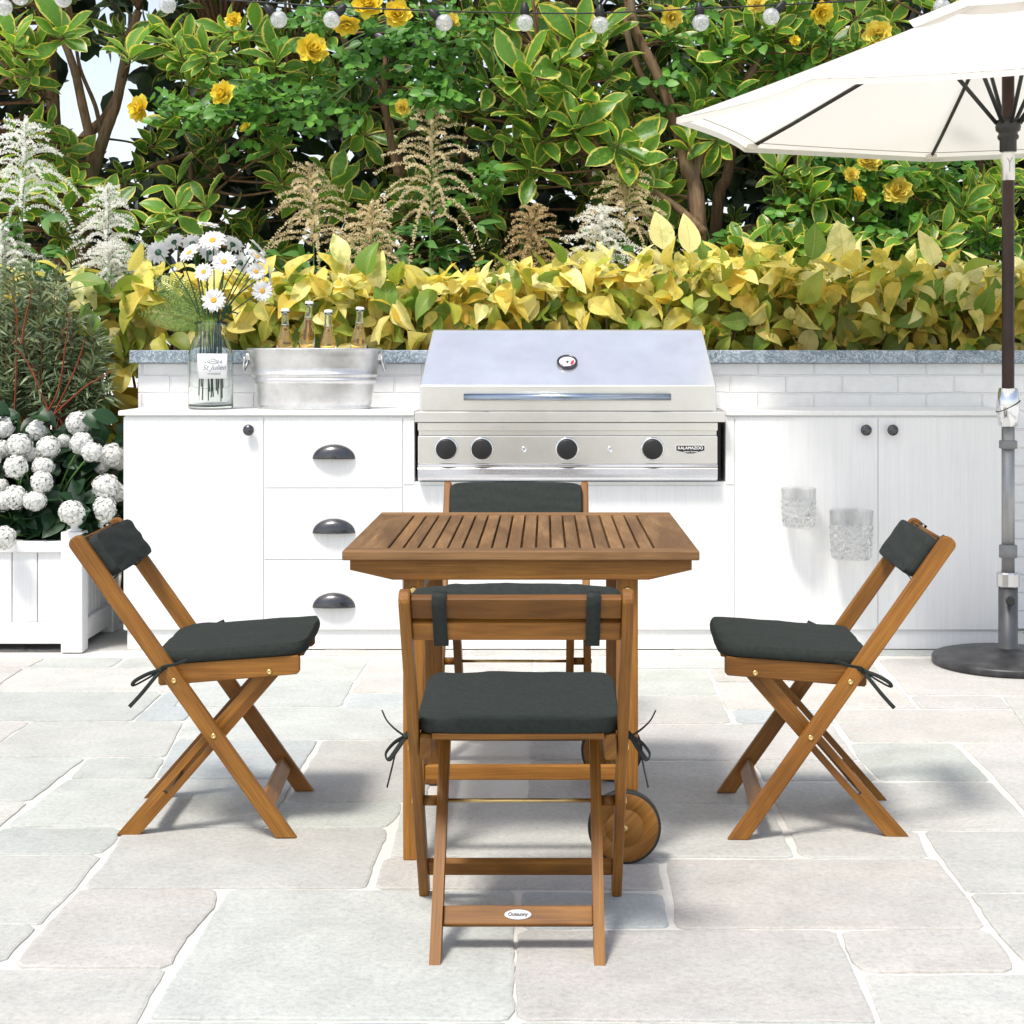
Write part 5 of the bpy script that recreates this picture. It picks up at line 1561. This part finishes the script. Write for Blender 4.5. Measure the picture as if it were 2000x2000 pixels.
def plume(px, ytip, ybot, width, d, mat, label, tilt=0, leaves=30):
    """a feathery flower spike with arching side branches, its stem and leaves"""
    top = P(px + tilt, ytip, d); bot = P(px, ybot, d); s = d / F
    base = Vector((bot.x, d + .02, 0))
    t = empty('plume_flower', label, 'flower', base, 0, 'feathery plume flowers above the hedge')
    m = MB(); f = smooth([(0, 0, 0), (0, 0, bot.z * .7), bot - base, (bot - base).lerp(top - base, .5) + Vector((.01, 0, 0)), top - base], 5)
    m.tube(f, [.006 - .0045 * i / (len(f) - 1) for i in range(len(f))], 6); m.build('stem', GREENSTEM, t)
    A = np.array(bot - base); B = np.array(top - base); Hh = np.linalg.norm(B - A); W = width * s / 2
    Pn = []; D = []
    nb = 46
    for i in range(nb):
        q = (i / nb) ** .85; p0 = A + (B - A) * q; az = i * 2.4 + RNG.normal(0, .3)
        l = W * 1.2 * (1.12 - q) ** .9 * RNG.uniform(.75, 1.25) + .02
        out = np.array([math.cos(az), math.sin(az) * .8 - .1, 0])
        droop = RNG.uniform(.7, 1.45) * (1 - q * .65)
        ns = max(5, int(l / .0085)); prev = p0
        for j in range(1, ns + 1):
            v = j / ns
            p = p0 + out * l * v + np.array([0, 0, l * (.75 * v - 1.15 * droop * v * v)])
            T = p - prev; T = T / max(np.linalg.norm(T), 1e-6); prev = p
            for _ in range(6):
                r = RNG.normal(0, 1, 3); r -= T * r.dot(T); r /= max(np.linalg.norm(r), 1e-6)
                Pn.append(p + T * RNG.uniform(-.003, .003)); D.append(r + T * .55)
    for j in range(60):
        p = A + (B - A) * (.55 + .45 * j / 60)
        for _ in range(5): r = RNG.normal(0, 1, 3); Pn.append(p); D.append(r + np.array([0, 0, .4]))
    N = len(Pn); D = np.array(D); Ls = RNG.uniform(.008, .0155, N)
    leaf_batch('plume_head', mat, Pn, D, RNG.normal(0, 1, (N, 3)), Ls, Ls * .62, 'ovate', .2, .1, t, 3, 3)
    # compound leaves round the stem
    Pl = []; Dl = []; Nl = []; Ll = []
    for i in range(leaves):
        az = RNG.uniform(0, 6.28); z = RNG.uniform(bot.z - .42, bot.z + .02); r = RNG.uniform(.05, .26)
        c = np.array([r * math.cos(az), r * math.sin(az) * .5 - .06, z]); out = np.array([math.cos(az), math.sin(az) * .6 - .35, RNG.uniform(-.3, .3)])
        for k in range(3):
            a = (k - 1) * .9; dr = np.array([out[0] * math.cos(a) - .6 * math.sin(a), out[1], out[2] + (0.25 if k == 1 else -.15) + abs(a) * .1])
            Pl.append(c); Dl.append(dr); Nl.append(np.array([RNG.normal(0, .3), -.6, .7 + RNG.normal(0, .2)])); Ll.append(RNG.uniform(.07, .13))
    Ll = np.array(Ll)
    leaf_batch('foliage', LS, Pl, Dl, Nl, Ll, Ll * .42, 'lance', .2, .2, t, 6, 3)


for a in [
    (42, 228, 400, 190, 7.72, PLUME_W, 'large white plume at the far left end, tallest of the white ones', 6, 26),
    (8, 425, 545, 170, 7.60, PLUME_W, 'bright white plume low at the left edge above the red stemmed bush', -4, 20),
    (200, 352, 480, 120, 7.72, PLUME_W, 'slim off-white plume standing above the broad white one', 2, 26),
    (205, 460, 556, 150, 7.62, PLUME_W, 'broad bright white plume just above the hedge left of the daisies', 2, 16),
    (592, 312, 470, 150, 7.85, PLUME_T, 'golden tan plume in the dark gap right of the daisies', -8, 22),
    (698, 386, 530, 150, 7.70, PLUME_T, 'pale tan plume just above the hedge left of the tall tan one', 2, 24),
    (812, 205, 420, 190, 7.80, PLUME_T, 'tall tan plume, highest of all in the middle', 4, 44),
    (1002, 390, 525, 150, 7.78, PLUME_B, 'brown shaded plume behind the cream white one', 2, 40),
    (1180, 315, 450, 160, 7.85, PLUME_T, 'tan plume under the bright leafy branch, right of the cream one', 0, 22),
    (1132, 392, 520, 160, 7.66, PLUME_W, 'cream white plume just above the middle of the hedge', 2, 20)]:
    plume(*a)


def rose_flower(parent, o, px, py, d, R_, mat, face):
    c = np.array(P(px, py, d) - o); n = np.array(face, float); n /= np.linalg.norm(n)
    x = np.cross(n, [0, 0, 1.0]); x /= np.linalg.norm(x); y = np.cross(n, x)
    Pn = []; D = []; Nn = []; Ls = []; Ws = []
    for ring, (k, ph, l, w) in enumerate(((5, 12, .55, .55), (6, 28, .68, .62), (7, 46, .82, .72), (8, 64, .95, .8), (9, 82, 1.02, .85))):
        for i in range(k):
            a = 2 * PI * i / k + ring * .7 + RNG.normal(0, .12); p = math.radians(ph + RNG.normal(0, 6))
            rad = x * math.cos(a) + y * math.sin(a)
            Pn.append(c - n * R_ * (.25 + .05 * ring) + rad * R_ * .05); D.append(n * math.cos(p) + rad * math.sin(p)); Nn.append(n * math.sin(p) - rad * math.cos(p))
            Ls.append(R_ * l); Ws.append(R_ * w)
    leaf_batch('flower', mat, Pn, D, Nn, np.array(Ls), np.array(Ws), 'round', -.22, .28, parent, 6, 7, None, .05)


def rose_bush(label, base_px, d, canes, blooms, sprays, leaf_r=(.04, .075), n_leaf=900):
    b = Vector((PX(base_px, d), d, 0))
    t = empty('climbing_rose', label, 'rose', b, 0, 'climbing roses')
    wood = []
    for r0, r1, pl in canes:
        m = MB(); w = [P(q[0], q[1], q[2] if len(q) > 2 else d) - b for q in pl]
        if pl[0][1] >= 700: w[0].z = -.02
        wood += limb(m, w, r0, r1, 7, .008); m.build('cane', GREENSTEM, t)
    for px, py, r, face, mat in blooms:
        rose_flower(t, b, px, py, d - .25, r * .9 * d / F, mat, face)
    Pn = []; D = []; Nn = []; Ls = []
    m = MB()
    for (px, py, rx, ry, n) in sprays:
        for _ in range(n):
            a = RNG.uniform(0, 6.28); q = RNG.random() ** .5
            c = P(px + rx * q * math.cos(a), py + ry * q * math.sin(a), d + RNG.uniform(-.22, .15)) - b
            dr = unit(np.array([RNG.normal(0, 1), RNG.normal(-.3, .5), RNG.normal(-.1, .6)])); sd = unit(np.cross(dr, [0, -.5, 1]))
            nn = unit(np.array([RNG.normal(0, .4), -.7 + RNG.normal(0, .3), .7]))
            l = RNG.uniform(*leaf_r)
            for k, (al, s) in enumerate(((1.5, 0), (1.0, 1), (1.0, -1), (.35, 1), (.35, -1))):
                Pn.append(np.array(c) + dr * l * al); D.append(dr * (.5 if s else 1) + sd * s); Nn.append(nn + RNG.normal(0, .3, 3)); Ls.append(l * RNG.uniform(.8, 1.1))
    Ls = np.array(Ls)
    leaf_batch('foliage', LR, Pn, D, Nn, Ls, Ls * .68, 'round', .15, .2, t, 5, 5)


fy = (0, -1, .25)
rose_bush('climbing rose with bright yellow roses and long green canes under the string lights, left half', 960, 7.95,
          [(.012, .006, [(960, 720, 8.4), (985, 380, 8.3), (975, 200), (926, 90), (930, 60)]),
           (.010, .004, [(930, 74), (850, 82), (778, 105), (676, 152), (600, 195), (525, 207)]),
           (.007, .003, [(676, 152), (600, 215), (540, 205), (470, 214)]),
           (.007, .003, [(560, 208), (500, 160), (440, 150)]), (.006, .003, [(850, 82), (780, 60), (700, 60), (640, 90)]),
           (.006, .003, [(778, 105), (820, 60), (850, 20), (860, -30)])],
          [(592, 90, 34, (.55, -.8, .2), PET_Y), (417, 174, 27, (-.4, -.9, .2), PET_Y), (259, 203, 29, (-.6, -.8, .1), PET_Y), (654, 50, 28, (0, -.6, -.8), PET_Y), (693, 4, 32, fy, PET_Y),
           (750, 24, 30, (.2, -.9, .1), PET_Y), (460, 239, 13, (-.6, -.5, .6), PET_Y), (759, 203, 18, (-.3, -.9, -.3), PET_O), (440, 36, 18, fy, PET_Y), (850, 40, 20, fy, PET_O)],
          [(360, 205, 90, 30, 26), (470, 165, 80, 30, 26), (520, 230, 110, 45, 34), (640, 190, 90, 40, 26), (700, 90, 110, 60, 46), (820, 60, 100, 55, 46), (780, 150, 90, 45, 34), (860, 150, 70, 60, 26), (580, 40, 50, 40, 14), (880, 340, 60, 60, 22)])
rose_bush('climbing rose with ochre yellow roses half shaded by the parasol, right half', 1590, 8.15,
          [(.016, .010, [(1592, 720), (1588, 430), (1580, 360), (1578, 230), (1570, 60)]), (.009, .004, [(1700, 720), (1690, 460), (1700, 400), (1690, 350)]),
           (.007, .003, [(1360, 560), (1330, 420), (1285, 300), (1260, 120)]), (.006, .003, [(1578, 230), (1500, 170), (1430, 120)])],
          [(1657, 63, 32, (-.1, -1, .1), PET_O), (1553, 25, 26, (.3, -.8, -.4), PET_Y), (1427, 7, 20, fy, PET_O), (1695, 357, 31, (0, -.95, .3), PET_O), (1640, 300, 27, (.1, -.9, .4), PET_O), (1606, 328, 17, (-.2, -.9, .3), PET_O),
           (1622, 365, 18, (.5, -.7, .1), PET_Y), (1378, 476, 19, (.2, -.9, -.3), PET_O), (1500, 75, 12, fy, PET_Y), (1269, 32, 24, (.3, -.9, -.2), PET_O)],
          [(1640, 400, 110, 70, 60), (1600, 320, 90, 50, 40), (1760, 330, 90, 50, 34), (1520, 410, 60, 50, 22), (1600, 110, 120, 60, 40), (1420, 110, 90, 80, 40), (1300, 90, 60, 80, 26), (1380, 470, 60, 40, 20), (1660, 450, 80, 30, 24), (1850, 440, 80, 40, 30), (1250, 190, 50, 60, 20)])


def red_stem_bush():
    d = 7.05; b = Vector((PX(60, d), d, 0))
    t = empty('red_stemmed_bush', 'feathery narrow leaved bush with red stems behind the hydrangea', 'bush', b)
    rr = random.Random(21); Pn = []; D = []; Nn = []; Ls = []
    n = 0
    tips = []
    for i in range(58):
        px = rr.uniform(-90, 215); hi = 515 + max(0, (px - 70)) ** 1.25 * .26 + rr.uniform(-10, 120)
        bx = rr.uniform(20, 150); dd = d + rr.uniform(-.2, .25)
        m_pts = [P(bx, 830, dd), P(bx + (px - bx) * .25, 760, dd), P(bx + (px - bx) * .7, (760 + hi) / 2 + 20, dd), P(px, hi, dd)]
        m_pts = [q - b for q in m_pts]; m_pts[0].z = max(.2, m_pts[0].z)
        f = smooth(m_pts, 7); tips.append(f)
        for j in range(5, len(f)):
            for _ in range(7):
                T = np.array((f[j] - f[j - 1]).normalized()); r = RNG.normal(0, 1, 3); r -= T * r.dot(T); r /= np.linalg.norm(r)
                Pn.append(np.array(f[j]) + r * .004 + np.array(f[j] - f[j - 1]) * RNG.uniform(-.5, .5)); D.append(r * .9 + T * RNG.uniform(.2, .9)); Nn.append(RNG.normal(0, .5, 3) + [0, -.6, .7]); Ls.append(RNG.uniform(.045, .085))
            if j % 3 == 0:       # side shoots
                s = Vector((rr.uniform(-1, 1), rr.uniform(-1, .3), rr.uniform(0, 1))).normalized(); e = f[j] + s * rr.uniform(.06, .13)
                for k in range(10):
                    q = f[j].lerp(e, k / 10); r = RNG.normal(0, 1, 3); Pn.append(np.array(q)); D.append(r + np.array(s) * 1.2); Nn.append(RNG.normal(0, .5, 3) + [0, -.6, .7]); Ls.append(RNG.uniform(.035, .065))
    for pl in ([(55, 825), (106, 745), (124, 645), (130, 590)], [(58, 823), (150, 738), (185, 715), (215, 696)], [(25, 830), (30, 700), (31, 580)], [(40, 650), (48, 600), (60, 545)], [(100, 800), (60, 700), (20, 640)], [(85, 815), (140, 700), (160, 640)]):
        tips.append(smooth([P(x, y, 6.80) - b for x, y in pl], 7)); tips.append(smooth([P(x + 1, y, 6.803) - b for x, y in pl], 7))
    m = MB()
    for f in tips: m.tube(f, [.0042 * (1 - .75 * i / len(f)) for i in range(len(f))], 5)
    m.build('stems', REDSTEM, t)
    Ls = np.array(Ls); leaf_batch('foliage', LW, Pn, D, Nn, Ls, Ls * .17, 'lance', .2, .2, t, 4, 3)


red_stem_bush()


def hydrangea():
    d = 6.62; b = Vector((PX(60, d), d + .04, .30))
    t = empty('hydrangea', 'white mophead hydrangea with dark leaves growing in the white planter', 'hydrangea', b)
    Zq = lambda x, y: (x * .3623 * .966, (600 + y * .3623) * .966)
    heads = [(15, 650, 60, 6.62), (195, 665, 52, 6.62), (420, 625, 62, 6.66), (105, 745, 62, 6.52), (260, 755, 58, 6.52), (440, 735, 62, 6.56), (497, 782, 58, 6.5), (602, 800, 62, 6.6), (170, 792, 42, 6.56),
             (85, 862, 60, 6.46), (232, 858, 56, 6.5), (225, 945, 60, 6.44), (570, 968, 72, 6.5), (632, 1000, 52, 6.54), (82, 1025, 62, 6.42), (20, 1048, 52, 6.46), (190, 1045, 60, 6.40), (385, 1105, 62, 6.36),
             (565, 1088, 62, 6.45), (572, 1160, 46, 6.5), (20, 1245, 60, 6.34), (345, 722, 40, 6.66), (5, 962, 40, 6.5), (490, 1038, 42, 6.58), (640, 835, 44, 6.66), (15, 765, 46, 6.58), (545, 858, 40, 6.62), (-60, 820, 60, 6.5), (-90, 960, 60, 6.45), (-80, 1100, 60, 6.4)]
    m = MB(); rr = random.Random(2)
    for (x, y, r, dd) in heads:
        px, py = Zq(x, y); c = P(px, py, dd) - b; rad = r * 1.04 * .3623 * .966 * dd / F; sq_ = np.array([RNG.uniform(.92, 1.08), 1, RNG.uniform(.86, 1.06)])
        N = 104; i = np.arange(N) + .5; ph = np.arccos(1 - 2 * i / N); th = PI * (1 + 5 ** .5) * i
        dirs = np.stack([np.cos(th) * np.sin(ph), np.sin(th) * np.sin(ph), np.cos(ph)], 1)
        dirs = unit(dirs + RNG.normal(0, .07, dirs.shape)); lump = [mnoise.noise(Vector((q_[0] * 1.8 + x, q_[1] * 1.8 + y, q_[2] * 1.8))) for q_ in dirs]; li_ = 0
        Pn = []; D = []; Nn = []; Ls = []; cl = []
        for q in dirs:
            h = np.array([0, 0, 1.0]) if abs(q[2]) < .9 else np.array([1.0, 0, 0]); x_ = unit(np.cross(q, h)); y_ = np.cross(q, x_); off = RNG.uniform(0, 1.6); rr_ = rad * sq_ * (RNG.uniform(.90, 1.03) + .14 * lump[li_]); li_ += 1; g = RNG.random()
            for k in range(4):
                a = off + k * PI / 2; dr = x_ * math.cos(a) + y_ * math.sin(a)
                Pn.append(np.array(c) + q * rr_); D.append(dr + q * .12); Nn.append(q + RNG.normal(0, .12, 3)); Ls.append(rad * .225 * RNG.uniform(.85, 1.15)); cl.append((g * .5 + .5 * RNG.random(), 0, 0))
        for q in unit(RNG.normal(0, 1, (90, 3))):
            h = np.array([0, 0, 1.0]) if abs(q[2]) < .9 else np.array([1.0, 0, 0]); x_ = unit(np.cross(q, h)); y_ = np.cross(q, x_); off = RNG.uniform(0, 1.6)
            for k in range(3):
                a = off + k * 2.1; dr = x_ * math.cos(a) + y_ * math.sin(a)
                Pn.append(np.array(c) + q * rad * sq_ * .84); D.append(dr); Nn.append(q); Ls.append(rad * .34); cl.append((.2, 0, 0))
        Ls = np.array(Ls)
        leaf_batch('flower_head', PET_H, Pn, D, Nn, Ls, Ls * .92, 'round', .25, .1, t, 4, 3, np.array(cl))
        root = Vector((rr.uniform(-.12, .12), rr.uniform(-.08, .08), .0))
        m.tube(smooth([root, root.lerp(c, .55) + Vector((0, 0, .06)), c], 4), .004, 5)
    m.build('stems', GREENSTEM, t)
    Pn = []; D = []; Nn = []; Ls = []
    for _ in range(1250):
        px = RNG.uniform(-110, 232); py = RNG.uniform(775, 1030)
        if py < 850 and RNG.random() < .72: continue
        dd = RNG.uniform(6.60, 6.95)
        if py > 930 and RNG.random() < .5: dd = RNG.uniform(6.47, 6.6)
        if px > 190: dd = max(dd, 6.72)
        if px > 222: continue
        c = P(px, py, dd) - b
        Pn.append(tuple(c)); D.append((RNG.normal(0, .8), RNG.normal(-.4, .4), RNG.normal(-.15, .6))); Nn.append((RNG.normal(0, .35), -.65, .75)); Ls.append(RNG.uniform(.07, .125))
    Ls = np.array(Ls); leaf_batch('foliage', LH, Pn, D, Nn, Ls, Ls * .66, 'ovate', .3, .25, t, 7, 5)


hydrangea()


def planter():
    d = 6.40; x1 = PX(155, d); x0 = x1 - .98; y1 = 6.95; w = .085
    t = empty('wooden_planter', 'white panelled timber planter box with ball topped corner posts', 'planter', ((x0 + x1) / 2, (d + y1) / 2, 0))
    o = Vector(t.location); zt = PZ(1004, d); zb = PZ(1216, d); zr = PZ(1022, d)
    def B(name, x0_, x1_, ya, yb, za, zb_, par=t, bev=.004):
        m = MB(); m.box(x0_ - o.x, x1_ - o.x, ya - o.y, yb - o.y, za, zb_, bev); return m.build(name, PLANTER_PAINT, par)
    for xa in (x0, x1 - w):
        for ya in (d, y1 - w):
            p = B('post', xa, xa + w, ya, ya + w, 0, zt)
            r = .040
            m = MB(); prof = [(.030, 0), (.030, .006), (.018, .012), (.018, .018)] + [(r * math.sin(a), .018 + r * .97 - r * math.cos(a)) for a in np.linspace(.45, PI - .02, 14)]
            m.lathe(prof, 28, Matrix.Translation((xa + w / 2 - o.x, ya + w / 2 - o.y, zt))); m.build('finial', PLANTER_PAINT, p)
    rb = zb + .085
    for ya in (d + .012, y1 - w + .012):
        B('rail', x0 + w, x1 - w, ya, ya + .055, zr - .045, zr); B('rail', x0 + w, x1 - w, ya, ya + .055, zb, rb)
    for xa in (x0 + .012, x1 - w + .022):
        B('rail', xa, xa + .055, d + w, y1 - w, zr - .045, zr); B('rail', xa, xa + .055, d + w, y1 - w, zb, rb)
    n = 8; pw = (x1 - x0 - 2 * w) / n
    for i in range(n):
        xx = x0 + w + i * pw
        for ya in (d + .028, y1 - .05): B('board', xx + .0015, xx + pw - .0015, ya, ya + .02, rb + .0005, zr - .0455, bev=.004)
    n = 7; pw = (y1 - d - 2 * w) / n
    for i in range(n):
        yy = d + w + i * pw
        for xa in (x0 + .03, x1 - .05): B('board', xa, xa + .02, yy + .0015, yy + pw - .0015, rb + .0005, zr - .0455, bev=.004)
    m = MB(); m.box(x0 + .055 - o.x, x1 - .055 - o.x, d + .055 - o.y, y1 - .055 - o.y, zb + .02, zr - .04, 0); m.build('soil', m_plain('potting_soil', (.03, .02, .014), .95, 0, .4, 60, .6, 80), t)


planter()


def string_lights():
    d = 6.95
    t = empty('string_lights', 'black cable of clear globe bulbs strung in front of the shrubs', 'string lights', P(990, 24, d))
    o = Vector(t.location)
    w = [(-160, -40), (60, -36), (200, -34), (316, -22), (400, -3), (526, 6), (626, 13), (838, 21), (990, 24.5), (1132, 24.5), (1322, 16), (1455, 10), (1600, 2), (1777, -13), (1950, -30)]
    m = MB(); m.tube(smooth([P(x, y, d) - o for x, y in w], 8), .0034, 6); m.build('cable', BLACK, t)
    r = .0365
    fil = m_plain('filament', (.5, .42, .3), .4, .8)
    bulbs = [(7, 14, 0), (38, -6, .2), (119, -2, -.1), (316, 9, 0), (526, 37, -.75), (626, 37, .75), (838, 43, -.85), (990, 43, 0), (1132, 47, 0), (1322, 43, -.1), (1455, 31, .75), (1777, 13, .5)]
    BULB = m_bulb()
    m = MB(); prof = [(.0125, .033), (.0155, .030)] + [(r * math.sin(a), r * math.cos(a)) for a in np.linspace(.42, PI - .01, 26)]
    inn = [(max(.0005, (r - .0012) * math.sin(a)), (r - .0012) * math.cos(a)) for a in np.linspace(PI - .01, .42, 26)] + [(.0115, .033)]
    m.lathe(prof, 32, cap0=False, cap1=False); bulb = m.build('bulb', BULB, t)
    m = MB(); m.lathe([(.0165, .030), (.018, .034), (.018, .068), (.013, .075), (.012, .086), (.001, .088)], 20)
    for i in range(10):
        a = 2 * PI * i / 10; m.tube([(.018 * math.cos(a), .018 * math.sin(a), .036), (.018 * math.cos(a), .018 * math.sin(a), .067)], .0014, 4)
    sk = m.build('socket', BLACK, bulb)
    m = MB(); m.tube([(-.006, 0, .03), (-.008, 0, .004), (.004, .004, -.008), (.009, 0, .006), (.006, 0, .03)], .0011, 5); m.tube([(0, 0, .03), (0, 0, .012)], .003, 6); m.build('filament', fil, bulb)
    for i, (x, y, a) in enumerate(bulbs):
        c = bulb if i == 0 else copy_tree(bulb, t)
        c.location = P(x, y, d) - o; c.rotation_euler = (0, a, 0)


string_lights()

# ---------------------------------------------------------------- daylight and camera
SUN_EL, SUN_AZ = math.radians(62), math.radians(32)      # azimuth: from behind the eye towards the left
world = bpy.data.worlds.new('World'); scene.world = world; world.use_nodes = True
nt = world.node_tree; nt.nodes.clear()
sky = nt.nodes.new('ShaderNodeTexSky'); sky.sky_type = 'NISHITA'; sky.sun_disc = False
sky.sun_elevation = SUN_EL; sky.sun_rotation = PI + SUN_AZ; sky.air_density = 1.0; sky.dust_density = 3.0; sky.ozone_density = .6
bg = nt.nodes.new('ShaderNodeBackground'); bg.inputs[1].default_value = .15
ow = nt.nodes.new('ShaderNodeOutputWorld'); nt.links.new(sky.outputs[0], bg.inputs[0])
# bright summer haze, whitest towards the horizon
tc = nt.nodes.new('ShaderNodeTexCoord'); sx = nt.nodes.new('ShaderNodeSeparateXYZ'); nt.links.new(tc.outputs['Generated'], sx.inputs[0])
rp = nt.nodes.new('ShaderNodeValToRGB'); nt.links.new(sx.outputs[2], rp.inputs[0])
rp.color_ramp.elements[0].position = .0; rp.color_ramp.elements[0].color = (1.45, 1.45, 1.42, 1)
rp.color_ramp.elements[1].position = 1.0; rp.color_ramp.elements[1].color = (.50, .55, .66, 1)
e_ = rp.color_ramp.elements.new(.12); e_.color = (1.15, 1.15, 1.12, 1)
e_ = rp.color_ramp.elements.new(.32); e_.color = (.58, .59, .60, 1)
hz_ = nt.nodes.new('ShaderNodeBackground'); hz_.inputs[1].default_value = .50; nt.links.new(rp.outputs[0], hz_.inputs[0])
ad_ = nt.nodes.new('ShaderNodeAddShader'); nt.links.new(bg.outputs[0], ad_.inputs[0]); nt.links.new(hz_.outputs[0], ad_.inputs[1]); nt.links.new(ad_.outputs[0], ow.inputs[0])
sd = bpy.data.lights.new('sun', 'SUN'); sd.energy = 3.7; sd.angle = math.radians(11); sd.color = (1, .955, .88)
so = bpy.data.objects.new('sun', sd); COL.objects.link(so)
to_sun = Vector((-math.sin(SUN_AZ) * math.cos(SUN_EL), -math.cos(SUN_AZ) * math.cos(SUN_EL), math.sin(SUN_EL)))
so.rotation_euler = to_sun.to_track_quat('Z', 'Y').to_euler(); so.location = (-3, -3, 6)

cam = bpy.data.cameras.new('camera'); cam.sensor_width = 36; cam.lens = 36 * F / 1932
cam.shift_x = (966 - CX) / 1932; cam.shift_y = -(966 - CY) / 1932
cam.clip_start = .05; cam.clip_end = 500
co = bpy.data.objects.new('camera', cam); COL.objects.link(co); co.location = (0, 0, H); co.rotation_euler = (PI / 2, 0, 0)
scene.camera = co
scene.render.engine = 'CYCLES'
scene.cycles.max_bounces = 12; scene.cycles.transmission_bounces = 12; scene.cycles.transparent_max_bounces = 12
scene.cycles.caustics_refractive = True; scene.cycles.use_denoising = True
scene.view_settings.view_transform = 'Standard'; scene.view_settings.look = 'None'; scene.view_settings.exposure = 0; scene.view_settings.gamma = 1
